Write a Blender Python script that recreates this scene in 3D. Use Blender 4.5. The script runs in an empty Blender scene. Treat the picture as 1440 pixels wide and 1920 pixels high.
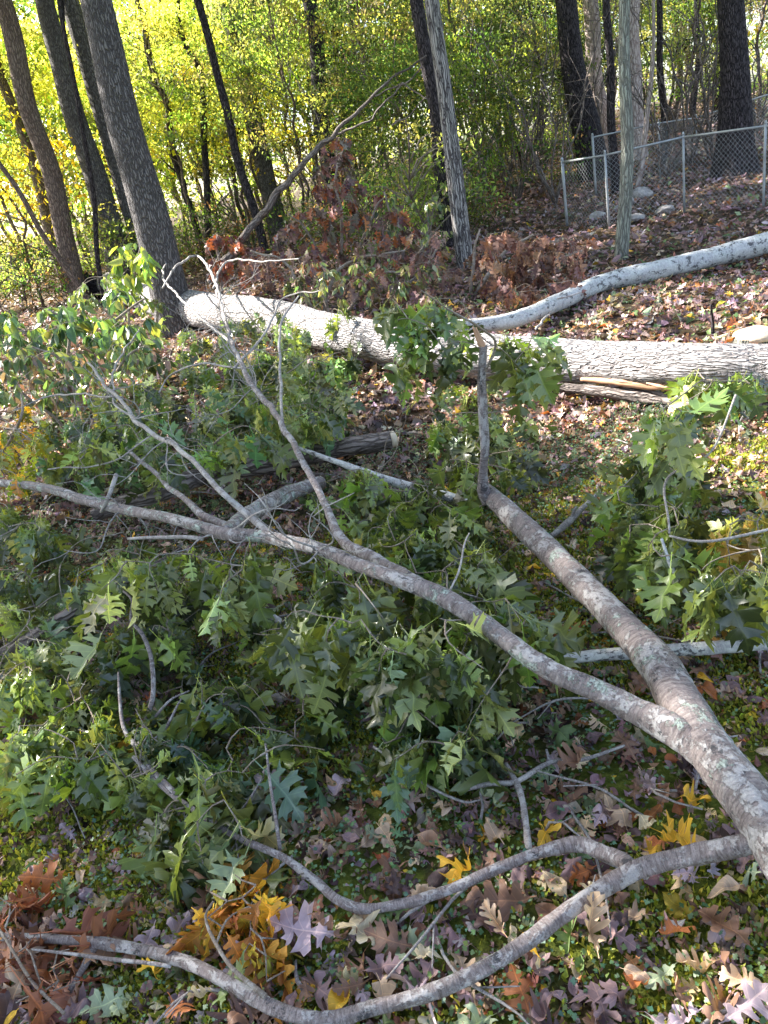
import bpy, math, random
import numpy as np
from mathutils import Vector, Matrix
from mathutils.geometry import tessellate_polygon
random.seed(7); RNG = np.random.default_rng(7)
S = bpy.context.scene; C = S.collection
def P3(*a): return np.array(a, float)
# ------------------------------------------------------------ camera, world, sun, exposure
CAM = P3(0, 0, 1.55); FPX = 1383.0
PITCH = math.radians(25.0); ROLL = math.radians(-12.0)
MC = Matrix.Rotation(math.pi/2 - PITCH, 3, 'X') @ Matrix.Rotation(ROLL, 3, 'Z')
cd = bpy.data.cameras.new('camera'); cam = bpy.data.objects.new('camera', cd); C.objects.link(cam)
cam.matrix_world = Matrix.Translation(Vector(CAM)) @ MC.to_4x4()
cd.sensor_fit = 'HORIZONTAL'; cd.sensor_width = 36; cd.lens = 36*FPX/1440; cd.clip_start = 0.05; cd.clip_end = 2000
S.camera = cam
SUN_AZ = P3(-0.86, 0.51); SUN_AZ /= np.linalg.norm(SUN_AZ); SUN_EL = math.radians(38)
w = bpy.data.worlds.new('World'); S.world = w; w.use_nodes = True
nt = w.node_tree; bg = nt.nodes['Background']; sky = nt.nodes.new('ShaderNodeTexSky')
sky.sky_type = 'NISHITA'; sky.sun_disc = False; sky.sun_elevation = SUN_EL
sky.sun_rotation = math.atan2(SUN_AZ[0], SUN_AZ[1]); sky.air_density = 1.0; sky.dust_density = 1.6; sky.ozone_density = 1.5
hs = nt.nodes.new('ShaderNodeHueSaturation'); hs.inputs['Saturation'].default_value = .78; nt.links.new(sky.outputs[0], hs.inputs['Color']); nt.links.new(hs.outputs[0], bg.inputs[0]); bg.inputs[1].default_value = 0.088
sl = bpy.data.lights.new('sun', 'SUN'); sl.energy = 4.5; sl.angle = math.radians(0.5); sl.color = (1, .94, .85)
so = bpy.data.objects.new('sun', sl); C.objects.link(so)
sd = Vector((SUN_AZ[0]*math.cos(SUN_EL), SUN_AZ[1]*math.cos(SUN_EL), math.sin(SUN_EL)))
so.rotation_euler = sd.to_track_quat('Z', 'Y').to_euler(); so.location = (-10, 5, 20)
S.view_settings.view_transform = 'Standard'; S.view_settings.look = 'None'; S.view_settings.exposure = 2.65; S.view_settings.gamma = 1
S.render.engine = 'CYCLES'
S.cycles.max_bounces = 6; S.cycles.diffuse_bounces = 3; S.cycles.transmission_bounces = 4; S.cycles.transparent_max_bounces = 4
MCn = np.array(MC)
# ------------------------------------------------------------ placing
def ray(px, py):
    d = MCn @ P3((px-720)/FPX, -(py-960)/FPX, -1.0); return d
def hgt(x, y):
    x = np.asarray(x, float); y = np.asarray(y, float)
    h = .05*np.sin(x*.9+1)*np.cos(y*.7+.4) + .03*np.sin(x*2.1+y*1.3) + .018*np.sin(x*4.3-y*3.7+2) + .008*np.sin(x*9.1+1.3)*np.sin(y*8.3)
    r = np.clip((y-14)/30, 0, 1); h = h*(1-.3*r) + .25*np.sin(x*.13+.5)*r*np.cos(y*.11)
    h = h + np.clip(y-12, 0, 22)*.065/(1+np.exp(-np.clip((x-1.5)/1.2, -20, 20)))
    return h - .02
def G(px, py, z=0.0):                     # point z above the ground seen at this pixel
    d = ray(px, py); t = (z - CAM[2])/d[2]
    for _ in range(4):
        p = CAM + d*t; t = (z + float(hgt(p[0], p[1])) - CAM[2])/d[2]
    return CAM + d*t
def R(px, py, Y):                         # point at distance Y on this pixel's ray
    d = ray(px, py); return CAM + d*(Y/d[1])
FW = MCn @ P3(0, 0, -1)
def wid(p, wpx): return .5*wpx*float(np.dot(p-CAM, FW))/FPX
def project(P):
    q = (np.asarray(P)-CAM) @ MCn; z = -q[..., 2]
    return 720 + FPX*q[..., 0]/z, 960 - FPX*q[..., 1]/z, z
# ------------------------------------------------------------ objects
def tag(o, label=None, cat=None, group=None, kind=None):
    for k, v in (('label', label), ('category', cat), ('group', group), ('kind', kind)):
        if v: o[k] = v
    return o
def empty(name, loc):
    o = bpy.data.objects.new(name, None); C.objects.link(o); o.location = Vector(loc); o.empty_display_size = .1; return o
class MB:
    def __init__(s): s.v = []; s.t = []; s.q = []; s.c = []; s.b = []; s.n = 0
    def add(s, v, tris=None, quads=None, col=None, bark=None):
        v = np.asarray(v, float).reshape(-1, 3); m = len(v)
        s.v.append(v)
        if tris is not None and len(tris): s.t.append(np.asarray(tris, int).reshape(-1, 3)+s.n)
        if quads is not None and len(quads): s.q.append(np.asarray(quads, int).reshape(-1, 4)+s.n)
        s.c.append(np.ones((m, 4))*.5 if col is None else np.asarray(col, float).reshape(m, 4))
        s.b.append(v if bark is None else np.asarray(bark, float).reshape(m, 3)); s.n += m
    def mesh(s, name, mats, smooth=True, origin=None):
        v = np.concatenate(s.v)
        if origin is not None: v = v - np.asarray(origin)
        t = np.concatenate(s.t) if s.t else np.zeros((0, 3), int); q = np.concatenate(s.q) if s.q else np.zeros((0, 4), int)
        me = bpy.data.meshes.new(name); me.vertices.add(len(v)); me.vertices.foreach_set('co', v.astype(np.float32).ravel())
        loops = np.concatenate([t.ravel(), q.ravel()]); me.loops.add(len(loops)); me.loops.foreach_set('vertex_index', loops.astype(np.int32))
        st = np.concatenate([np.arange(len(t))*3, len(t)*3+np.arange(len(q))*4])
        me.polygons.add(len(st)); me.polygons.foreach_set('loop_start', st.astype(np.int32))
        if smooth: me.polygons.foreach_set('use_smooth', np.ones(len(st), bool))
        a = me.attributes.new('Col', 'FLOAT_COLOR', 'POINT'); a.data.foreach_set('color', np.concatenate(s.c).astype(np.float32).ravel())
        b = me.attributes.new('bark', 'FLOAT_VECTOR', 'POINT'); b.data.foreach_set('vector', np.concatenate(s.b).astype(np.float32).ravel())
        for m in (mats if isinstance(mats, (list, tuple)) else [mats]): me.materials.append(m)
        me.update(calc_edges=True); me.validate(); return me
    def obj(s, name, mat, parent=None, smooth=True, origin=None):
        org = np.array(parent_world(parent)) if parent else origin
        o = bpy.data.objects.new(name, s.mesh(name, mat, smooth, org)); C.objects.link(o)
        if parent: o.parent = parent
        elif origin is not None: o.location = Vector(origin)
        return o
def parent_world(p):
    l = Vector(p.location)
    while p.parent: p = p.parent; l += p.location
    return l
# ------------------------------------------------------------ materials
def newmat(name):
    m = bpy.data.materials.new(name); m.use_nodes = True; n = m.node_tree; return m, n, n.nodes['Principled BSDF']
def N(n, t, **k):
    x = n.nodes.new(t)
    for a, b in k.items():
        if a.startswith('i_'):
            kk = a[2:]; x.inputs[int(kk) if kk.isdigit() else kk].default_value = b
        else: setattr(x, a, b)
    return x
def ramp(n, stops):
    r = n.nodes.new('ShaderNodeValToRGB'); e = r.color_ramp.elements
    while len(e) > len(stops): e.remove(e[-1])
    while len(e) < len(stops): e.new(.5)
    for el, (p, c) in zip(e, stops): el.position = p; el.color = (*c, 1) if len(c) == 3 else c
    return r
def mixc(n, fac, a, b, mode='MIX'):
    m = n.nodes.new('ShaderNodeMix'); m.data_type = 'RGBA'; m.blend_type = mode
    for s, v in ((m.inputs[0], fac), (m.inputs[6], a), (m.inputs[7], b)):
        if hasattr(v, 'is_linked') or hasattr(v, 'links'): n.links.new(v, s)
        elif isinstance(v, (int, float)): s.default_value = v
        else: s.default_value = (*v, 1)
    return m.outputs[2]
def mth(n, op, a, b=None):
    m = n.nodes.new('ShaderNodeMath'); m.operation = op
    for sck, v in ((m.inputs[0], a), (m.inputs[1], b)):
        if v is None: continue
        if isinstance(v, (int, float)): sck.default_value = v
        else: n.links.new(v, sck)
    return m.outputs[0]
def leaf_mat(name, transl=.35, rough=.45, under=1.5, spec=.5, var=.0, veins=True, blotch=.5):
    m, n, p = newmat(name)
    a = N(n, 'ShaderNodeAttribute', attribute_name='Col'); col = a.outputs[0]
    l = N(n, 'ShaderNodeAttribute', attribute_name='bark'); bumph = None
    if veins:
        sx = N(n, 'ShaderNodeSeparateXYZ'); n.links.new(l.outputs['Vector'], sx.inputs[0]); ax = mth(n, 'ABSOLUTE', sx.outputs[0])
        mid = mth(n, 'LESS_THAN', ax, .011)
        k = mth(n, 'FRACT', mth(n, 'MULTIPLY', mth(n, 'SUBTRACT', sx.outputs[1], mth(n, 'MULTIPLY', ax, .75)), 6.5))
        side = mth(n, 'LESS_THAN', mth(n, 'ABSOLUTE', mth(n, 'SUBTRACT', k, .5)), .05)
        v = mth(n, 'MAXIMUM', mid, mth(n, 'MULTIPLY', side, .55))
        nz = N(n, 'ShaderNodeTexNoise', i_Scale=4.0, i_Detail=4.0, i_Roughness=.6); n.links.new(l.outputs['Vector'], nz.inputs[0])
        r = ramp(n, [(.32, (.55, .50, .46)), (.5, (1, 1, 1)), (.7, (1.3, 1.28, 1.2))]); n.links.new(nz.outputs[0], r.inputs[0])
        col = mixc(n, blotch, col, mixc(n, 1.0, col, r.outputs[0], 'MULTIPLY'))
        col = mixc(n, mth(n, 'MULTIPLY', v, .6), col, mixc(n, 1.0, col, (1.9, 1.8, 1.5), 'MULTIPLY'))
        bp = N(n, 'ShaderNodeBump', i_Strength=.5, i_Distance=.002); n.links.new(mth(n, 'ADD', nz.outputs[0], mth(n, 'MULTIPLY', v, -.4)), bp.inputs['Height']); n.links.new(bp.outputs[0], p.inputs['Normal'])
    if var:
        oi = N(n, 'ShaderNodeObjectInfo'); h = N(n, 'ShaderNodeHueSaturation'); n.links.new(col, h.inputs['Color'])
        mr = N(n, 'ShaderNodeMapRange'); mr.inputs[3].default_value = .5-var; mr.inputs[4].default_value = .5+var*.6
        n.links.new(oi.outputs['Random'], mr.inputs[0]); n.links.new(mr.outputs[0], h.inputs['Hue']); col = h.outputs[0]
    g = N(n, 'ShaderNodeNewGeometry')
    c2 = mixc(n, g.outputs['Backfacing'], col, mixc(n, 1.0, col, (under, under*.98, under*.95), 'MULTIPLY'))
    n.links.new(c2, p.inputs['Base Color']); p.inputs['Roughness'].default_value = rough
    p.inputs['Specular IOR Level'].default_value = spec
    t = N(n, 'ShaderNodeBsdfTranslucent'); ct = mixc(n, 1.0, col, (2.0, 1.9, .9), 'MULTIPLY'); n.links.new(ct, t.inputs[0])
    mx = N(n, 'ShaderNodeMixShader', i_0=transl); n.links.new(p.outputs[0], mx.inputs[1]); n.links.new(t.outputs[0], mx.inputs[2])
    n.links.new(mx.outputs[0], n.nodes['Material Output'].inputs[0])
    return m
M_green = leaf_mat('fresh_oak_leaf', .26, .30, 1.7, .75, 0, True, .35)
M_litter = leaf_mat('dry_leaf', .12, .55, 1.25, .35)
M_wood_leaf = leaf_mat('forest_leaf', .62, .5, 1.2, .3, .02, False)
M_canopy_leaf = leaf_mat('canopy_leaf', .35, .5, 1.2, .3, 0, False)
M_cover = leaf_mat('ground_cover_leaf', .2, .45, 1.3, .4, 0, False)
def bark_mat(name, dark, mid, light, kind='furrow', su=30, sv=6, patch=(.5, .5, .48), pamt=.5, lichen=0.0, spots=0.0, dist=.02, crack=.75):
    """kind furrow: plates split by cracks that run along the stem; kind smooth: fine cross wrinkles, crusty pale patches"""
    m, n, p = newmat(name)
    at = N(n, 'ShaderNodeAttribute', attribute_name='bark'); V = at.outputs['Vector']
    def noise(scale, detail=5.0, rough=.6, dist=0.0, loc=(0, 0, 0)):
        mp = N(n, 'ShaderNodeMapping'); mp.inputs['Scale'].default_value = scale; mp.inputs['Location'].default_value = loc; n.links.new(V, mp.inputs[0])
        z = N(n, 'ShaderNodeTexNoise', i_Scale=1.0, i_Detail=detail, i_Roughness=rough, i_Distortion=dist); n.links.new(mp.outputs[0], z.inputs[0]); return z.outputs[0]
    def mask(v, a, b_):
        r = ramp(n, [(a, (0, 0, 0)), (b_, (1, 1, 1))]); n.links.new(v, r.inputs[0]); return r.outputs[0]
    if kind == 'furrow':
        wp = N(n, 'ShaderNodeTexNoise', i_Scale=9.0, i_Detail=3.0); n.links.new(V, wp.inputs[0])
        wv = N(n, 'ShaderNodeVectorMath', operation='MULTIPLY_ADD'); n.links.new(wp.outputs['Color'], wv.inputs[0]); wv.inputs[1].default_value = (.05, .05, .12); n.links.new(V, wv.inputs[2])
        mp = N(n, 'ShaderNodeMapping'); mp.inputs['Scale'].default_value = (su, su, sv); n.links.new(wv.outputs[0], mp.inputs[0])
        vo = N(n, 'ShaderNodeTexVoronoi', feature='DISTANCE_TO_EDGE', i_Scale=1.0); n.links.new(mp.outputs[0], vo.inputs[0])
        ck = mask(vo.outputs[0], .02, .22); fine = noise((su*3, su*3, sv*4), 5, .7)
        r1 = ramp(n, [(.3, mid), (.65, light)]); n.links.new(fine, r1.inputs[0])
        big = mask(noise((6, 6, 2.5), 4), .35, .65); plate = mixc(n, mth(n, 'MULTIPLY', big, pamt), r1.outputs[0], patch)
        col = mixc(n, crack, plate, mixc(n, ck, dark, plate)); h = mth(n, 'ADD', mth(n, 'MULTIPLY', ck, .7), mth(n, 'MULTIPLY', fine, .35))
    else:
        wr = noise((su*.5, su*.5, su*2.6), 5, .7, .6); fine = noise((su*4, su*4, su*4), 3, .7)
        r1 = ramp(n, [(.28, dark), (.46, mid), (.7, light)]); n.links.new(wr, r1.inputs[0])
        pk = mask(mth(n, 'ADD', mth(n, 'MULTIPLY', noise((38, 38, 30), 6, .72, .4), .6), mth(n, 'MULTIPLY', noise((9, 9, 6), 4, .6), .4)), .56-.12*pamt, .60-.12*pamt)
        fr = ramp(n, [(.3, (.7, .7, .7)), (.7, (1.2, 1.2, 1.2))]); n.links.new(fine, fr.inputs[0])
        col = mixc(n, mth(n, 'MULTIPLY', pk, .8), r1.outputs[0], patch); col = mixc(n, 1.0, col, fr.outputs[0], 'MULTIPLY')
        h = mth(n, 'ADD', mth(n, 'MULTIPLY', wr, .6), mth(n, 'ADD', mth(n, 'MULTIPLY', fine, .3), mth(n, 'MULTIPLY', pk, .25)))
    if spots:
        sp = mask(noise((22, 22, 14), 6, .75, 0, (5, 1, 9)), .63-.09*spots, .66-.09*spots); col = mixc(n, mth(n, 'MULTIPLY', sp, .85), col, (.045, .045, .05))
    if lichen:
        lk = mask(noise((11, 11, 11), 9, .78, 0, (3, 7, 1)), .67-.14*lichen, .69-.14*lichen)
        lc = ramp(n, [(.35, (.20, .26, .21)), (.6, (.50, .56, .50))]); n.links.new(noise((150, 150, 150), 3), lc.inputs[0]); col = mixc(n, mth(n, 'MULTIPLY', lk, .85), col, lc.outputs[0])
        h = mth(n, 'ADD', h, mth(n, 'MULTIPLY', lk, .25))
    n.links.new(col, p.inputs['Base Color']); p.inputs['Roughness'].default_value = .85; p.inputs['Specular IOR Level'].default_value = .25
    b = N(n, 'ShaderNodeBump', i_Strength=1.0, i_Distance=dist); n.links.new(h, b.inputs['Height']); n.links.new(b.outputs[0], p.inputs['Normal'])
    return m
B_oak = bark_mat('furrowed_grey_bark', (.05, .044, .046), (.12, .11, .11), (.22, .205, .205), 'furrow', 48, 8, (.19, .18, .18), .4, 0, .2, .04, .85)
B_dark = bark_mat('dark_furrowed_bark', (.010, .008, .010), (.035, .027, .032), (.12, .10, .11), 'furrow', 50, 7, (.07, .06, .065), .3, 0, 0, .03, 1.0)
B_brown = bark_mat('brown_forest_bark', (.04, .028, .025), (.12, .08, .07), (.26, .19, .16), 'furrow', 34, 7, (.26, .22, .19), .4)
B_pink = bark_mat('pale_peeling_bark', (.14, .09, .08), (.32, .25, .23), (.55, .46, .43), 'furrow', 22, 5, (.6, .52, .48), .6, crack=.6)
B_strip = bark_mat('striped_lichen_bark', (.04, .034, .038), (.18, .165, .165), (.44, .42, .41), 'furrow', 45, 2.2, (.38, .38, .35), .4, .25, 0, .02, 1.0)
B_lich = bark_mat('grey_green_bark', (.06, .055, .05), (.16, .16, .14), (.30, .31, .27), 'furrow', 45, 4, (.32, .35, .29), .6, .35, 0, .015)
B_log = bark_mat('pale_ridged_bark', (.19, .17, .17), (.34, .32, .32), (.50, .48, .48), 'furrow', 46, 8, (.58, .56, .56), .4, .15, .3, .03, .85)
B_birch = bark_mat('white_smooth_bark', (.24, .23, .24), (.44, .44, .45), (.54, .54, .53), 'smooth', 16, 0, (.50, .52, .50), .7, .35, .8, .004)
B_limb = bark_mat('grey_brown_limb_bark', (.085, .07, .065), (.20, .165, .16), (.36, .315, .295), 'smooth', 40, 0, (.45, .43, .42), .5, .75, .4, .008)
B_branch = bark_mat('ringed_branch_bark', (.07, .055, .055), (.18, .15, .145), (.34, .30, .30), 'smooth', 70, 0, (.42, .40, .395), .5, .35, .35, .006)
B_twig = bark_mat('pale_twig_bark', (.12, .10, .095), (.24, .215, .205), (.40, .37, .36), 'smooth', 80, 0, (.42, .40, .38), .6, 0, 0, .003)
B_rot = bark_mat('dark_weathered_bark', (.035, .025, .022), (.13, .10, .09), (.28, .23, .21), 'furrow', 40, 6, (.32, .30, .28), .4, .25, 0, .012)
B_grtwig = bark_mat('thin_green_brown_twig', (.10, .075, .06), (.19, .15, .12), (.32, .27, .23), 'smooth', 80, 0, (.34, .31, .28), .4, 0, 0, .002)
def wood_mat(name, a, b, sc=(60, 60, 4)):
    m, n, p = newmat(name); at = N(n, 'ShaderNodeAttribute', attribute_name='bark'); mp = N(n, 'ShaderNodeMapping'); mp.inputs['Scale'].default_value = sc
    nz = N(n, 'ShaderNodeTexNoise', i_Scale=1.0, i_Detail=5.0); n.links.new(at.outputs['Vector'], mp.inputs[0]); n.links.new(mp.outputs[0], nz.inputs[0])
    r = ramp(n, [(.3, a), (.7, b)]); n.links.new(nz.outputs[0], r.inputs[0]); n.links.new(r.outputs[0], p.inputs['Base Color']); p.inputs['Roughness'].default_value = .7
    bp = N(n, 'ShaderNodeBump', i_Strength=.6, i_Distance=.005); n.links.new(nz.outputs[0], bp.inputs['Height']); n.links.new(bp.outputs[0], p.inputs['Normal']); return m
W_split = wood_mat('split_orange_wood', (.26, .13, .07), (.52, .32, .20))
W_cut = wood_mat('cut_wood', (.42, .34, .24), (.62, .54, .42), (25, 25, 25))
def metal(name, c):
    m, n, p = newmat(name); tc = N(n, 'ShaderNodeTexCoord'); nz = N(n, 'ShaderNodeTexNoise', i_Scale=8.0, i_Detail=4.0); n.links.new(tc.outputs['Object'], nz.inputs[0])
    r = ramp(n, [(.3, tuple(x*.7 for x in c)), (.7, c)]); n.links.new(nz.outputs[0], r.inputs[0]); n.links.new(r.outputs[0], p.inputs['Base Color'])
    p.inputs['Metallic'].default_value = .55; p.inputs['Roughness'].default_value = .5; return m
M_galv = metal('galvanised_steel', (.36, .38, .40))
def rock_mat():
    m, n, p = newmat('grey_stone'); tc = N(n, 'ShaderNodeTexCoord'); nz = N(n, 'ShaderNodeTexNoise', i_Scale=9.0, i_Detail=7.0, i_Roughness=.7); n.links.new(tc.outputs['Object'], nz.inputs[0])
    r = ramp(n, [(.3, (.12, .11, .11)), (.5, (.30, .28, .28)), (.72, (.48, .46, .45))]); n.links.new(nz.outputs[0], r.inputs[0]); n.links.new(r.outputs[0], p.inputs['Base Color'])
    p.inputs['Roughness'].default_value = .9; bp = N(n, 'ShaderNodeBump', i_Strength=.8, i_Distance=.02); n.links.new(nz.outputs[0], bp.inputs['Height']); n.links.new(bp.outputs[0], p.inputs['Normal']); return m
M_rock = rock_mat()
def ground_mat():
    m, n, p = newmat('leaf_mould_and_moss'); g = N(n, 'ShaderNodeNewGeometry'); pos = g.outputs['Position']
    big = N(n, 'ShaderNodeTexNoise', i_Scale=2.2, i_Detail=5.0, i_Roughness=.65); n.links.new(pos, big.inputs[0])
    fine = N(n, 'ShaderNodeTexNoise', i_Scale=38.0, i_Detail=6.0, i_Roughness=.75); n.links.new(pos, fine.inputs[0])
    vo = N(n, 'ShaderNodeTexVoronoi', i_Scale=16.0); n.links.new(pos, vo.inputs[0])
    lv = ramp(n, [(0, (.05, .03, .03)), (.3, (.10, .06, .045)), (.5, (.09, .07, .06)), (.75, (.17, .10, .06)), (1, (.16, .12, .10))]); lv.color_ramp.interpolation = 'CONSTANT'
    sx = N(n, 'ShaderNodeSeparateColor'); n.links.new(vo.outputs['Color'], sx.inputs[0]); n.links.new(sx.outputs[0], lv.inputs[0])
    fr = ramp(n, [(.35, (.35, .35, .35)), (.7, (1.2, 1.2, 1.2))]); n.links.new(fine.outputs[0], fr.inputs[0])
    lit = mixc(n, 1.0, lv.outputs[0], fr.outputs[0], 'MULTIPLY')
    ms = ramp(n, [(.3, (.03, .045, .010)), (.5, (.11, .14, .022)), (.72, (.26, .28, .05))]); n.links.new(fine.outputs[0], ms.inputs[0])
    mk = ramp(n, [(.40, (0, 0, 0)), (.48, (1, 1, 1))]); n.links.new(big.outputs[0], mk.inputs[0])
    sep = N(n, 'ShaderNodeSeparateXYZ'); n.links.new(pos, sep.inputs[0])
    mr = N(n, 'ShaderNodeMapRange'); mr.inputs[1].default_value = 2.6; mr.inputs[2].default_value = 4.0; mr.inputs[3].default_value = 1; mr.inputs[4].default_value = .1; n.links.new(sep.outputs[1], mr.inputs[0])
    k = mixc(n, 1.0, mk.outputs[0], mr.outputs[0], 'MULTIPLY')
    n.links.new(mixc(n, k, lit, ms.outputs[0]), p.inputs['Base Color']); p.inputs['Roughness'].default_value = .95; p.inputs['Specular IOR Level'].default_value = .15
    h = mixc(n, .5, fine.outputs[0], vo.outputs['Distance']); b = N(n, 'ShaderNodeBump', i_Strength=1.0, i_Distance=.04); n.links.new(h, b.inputs['Height']); n.links.new(b.outputs[0], p.inputs['Normal'])
    return m
# ------------------------------------------------------------ ground
def grid_ground():
    xs = np.concatenate([-np.geomspace(400, 6, 34), np.arange(-5.9, 5.9, .06), np.geomspace(6, 400, 34)])
    ys = np.concatenate([-np.geomspace(60, 2, 10), np.arange(-1.9, 8, .06), np.geomspace(8.1, 25, 60), np.geomspace(26, 600, 30)])
    X, Y = np.meshgrid(xs, ys); Z = hgt(X, Y)
    v = np.stack([X, Y, Z], -1).reshape(-1, 3); nx, ny = len(xs), len(ys)
    i = (np.arange(ny-1)[:, None]*nx + np.arange(nx-1)[None]).ravel()
    b = MB(); b.add(v, quads=np.stack([i, i+1, i+1+nx, i+nx], 1)); o = b.obj('ground', ground_mat()); tag(o, kind='structure'); return o
grid_ground()
# ------------------------------------------------------------ tubes
def spline(pts, n):
    pts = np.asarray(pts, float); m = len(pts)
    if m == 2: t = np.linspace(0, 1, n)[:, None]; return pts[0]*(1-t)+pts[1]*t
    ext = np.vstack([2*pts[0]-pts[1], pts, 2*pts[-1]-pts[-2]])
    u = np.linspace(0, m-1, n); i = np.minimum(u.astype(int), m-2); f = (u-i)[:, None]
    a, b, c, d = ext[i], ext[i+1], ext[i+2], ext[i+3]
    return .5*((2*b)+(-a+c)*f+(2*a-5*b+4*c-d)*f**2+(-a+3*b-3*c+d)*f**3)
def tube(b, pts, rad, sides=8, step=None, wob=0.0, knob=0.0, flare=0.0, col=None, cap=True, dense=False, slow=False):
    """pts: control points; rad: radii at those points. knob: lumpy radius; wob: crooked path"""
    pts = np.asarray(pts, float); L = np.linalg.norm(np.diff(pts, axis=0), axis=1).sum()
    if L < 1e-4: return pts
    n = max(2, int(L/(step or max(.01, min(rad)*2.2)))+1); n = min(n, 400)
    P = spline(pts, n) if dense is False else pts
    n = len(P)
    r = np.interp(np.linspace(0, len(rad)-1, n), np.arange(len(rad)), rad)
    s = np.concatenate([[0], np.cumsum(np.linalg.norm(np.diff(P, axis=0), axis=1))])
    if wob:
        ph = RNG.uniform(0, 6.28, 9); env = np.sin(np.pi*np.clip(s/max(s[-1], 1e-6), 0, 1))**.5
        for k in range(3):
            fr = (k+1)*(2.2+RNG.uniform(0, 1.5))*(.35 if slow else min(2.5, .25/max(wob*4, .02)))
            for ax in range(3): P[:, ax] += env*wob/(k+1)*np.sin(s*fr+ph[k*3+ax])
    T = np.gradient(P, axis=0); T /= np.linalg.norm(T, axis=1)[:, None]+1e-9
    ref = P3(0, 0, 1) if abs(T[0][2]) < .8 else P3(1, 0, 0)
    U = np.zeros_like(T); u = ref-T[0]*np.dot(ref, T[0]); u /= np.linalg.norm(u)
    for i in range(n):
        u = u-T[i]*np.dot(u, T[i]); u /= np.linalg.norm(u)+1e-9; U[i] = u
    V = np.cross(T, U)
    th = np.linspace(0, 2*np.pi, sides, endpoint=False)
    rr = np.repeat(r[:, None], sides, 1)
    if knob:
        z = np.zeros((n, sides))
        for k in range(5):
            a, c2, p1 = RNG.integers(1, 4+k), RNG.uniform(.6, 2.4)*(k+1)/max(r.mean()*7, .05), RNG.uniform(0, 6.28)
            z += np.sin(a*th[None]+c2*s[:, None]+p1)/(1+.5*k)
        z += RNG.normal(0, .12 if slow else .35, (n, sides)); rr = rr*(1+knob*z*.5)
    if flare:
        hh = np.exp(-s/(r[0]*1.6)); lob = 1+.35*np.sin(5*th+RNG.uniform(0, 6))[None]; rr = rr*(1+flare*hh[:, None]*lob)
    co = P[:, None]+rr[..., None]*(np.cos(th)[None, :, None]*U[:, None]+np.sin(th)[None, :, None]*V[:, None])
    off = RNG.uniform(0, 50)
    bk = np.stack([np.cos(th)[None]*r.mean()+0*rr, np.sin(th)[None]*r.mean()+0*rr, np.repeat(s[:, None], sides, 1)+off], -1)
    i = np.arange(n-1)[:, None]*sides; j = np.arange(sides)[None]; j2 = (j+1) % sides
    q = np.stack([i+j, i+j2, i+sides+j2, i+sides+j], -1).reshape(-1, 4)
    v = co.reshape(-1, 3); bk = bk.reshape(-1, 3); tr = []
    if cap:
        m = len(v); v = np.vstack([v, P[0]-T[0]*r[0]*.25, P[-1]+T[-1]*r[-1]*.35]); bk = np.vstack([bk, [0, 0, off], [0, 0, off+s[-1]]])
        jj = np.arange(sides); tr = np.concatenate([np.stack([(jj+1) % sides, jj, 0*jj+m], 1), np.stack([(n-1)*sides+jj, (n-1)*sides+(jj+1) % sides, 0*jj+m+1], 1)])
    b.add(v, tr, q, bark=bk, col=None if col is None else np.tile([*col, 1], (len(v), 1)))
    return P
# ------------------------------------------------------------ leaf templates
def leaf_template(strip, lobes, top, stalk=.3, sw=.010):
    """strip: [(w,y)] sinuses up the midrib; lobes[i]: points between sinus i and i+1 (right half)"""
    V = []; F = []
    mid = []
    for (w, y) in strip: mid.append(len(V)); V.append((0, y))
    tip = len(V); V.append(top)
    for sgn in (1, -1):
        sn = []
        for (w, y) in strip: sn.append(len(V)); V.append((sgn*w, y))
        for i in range(len(strip)-1): F.append([mid[i], sn[i], sn[i+1], mid[i+1]][::sgn])
        for i, lb in enumerate(lobes):
            idx = []
            for (x, y) in lb: idx.append(len(V)); V.append((sgn*x, y))
            if i < len(strip)-1: F.append(([sn[i]]+idx+[sn[i+1]])[::sgn])
            else: F.append(([mid[-1], sn[-1]]+idx+[tip])[::sgn])
    if stalk:
        k = len(V); V += [(-sw, 0.02), (sw, 0.02), (sw, -stalk), (-sw, -stalk)]; F.append([k, k+3, k+2, k+1])
    T = []
    for f in F:
        for t in tessellate_polygon([[Vector((*V[i], 0)) for i in f]]):
            a, b, c = [f[x] if isinstance(x, int) else x for x in t]
            ar = (V[b][0]-V[a][0])*(V[c][1]-V[a][1])-(V[c][0]-V[a][0])*(V[b][1]-V[a][1])
            if abs(ar) < 1e-9: continue
            T.append((a, b, c) if ar > 0 else (a, c, b))
    return np.array(V, float), np.array(T, int)
T_OAK = leaf_template([(.015, 0), (.035, .12), (.04, .31), (.045, .54), (.035, .76)],
    [[(.05, .03)], [(.13, .15), (.30, .08), (.22, .18), (.27, .26), (.10, .24)], [(.15, .33), (.31, .34), (.43, .42), (.35, .46), (.40, .58), (.26, .53), (.14, .49)],
     [(.15, .57), (.27, .62), (.38, .72), (.27, .72), (.27, .84), (.17, .75)], [(.11, .80), (.21, .92), (.10, .89), (.07, .95)]], (0, 1.02))
T_OAKLOW = leaf_template([(.02, 0), (.07, .3), (.07, .55), (.05, .76)], [[(.24, .12), (.2, .22)], [(.40, .42), (.36, .56)], [(.33, .70), (.26, .82)], [(.13, .90)]], (0, 1), .25, .012)
T_WOAK = leaf_template([(.015, 0), (.05, .12), (.06, .32), (.065, .52), (.06, .72)],
    [[(.05, .05)], [(.12, .14), (.22, .14), (.25, .20), (.20, .26), (.12, .27)], [(.16, .34), (.30, .38), (.36, .45), (.31, .50), (.18, .48)],
     [(.16, .56), (.32, .62), (.36, .70), (.30, .74), (.16, .70)], [(.13, .76), (.24, .84), (.22, .91), (.13, .90), (.10, .97)]], (0, 1.0), .12, .012)
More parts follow.
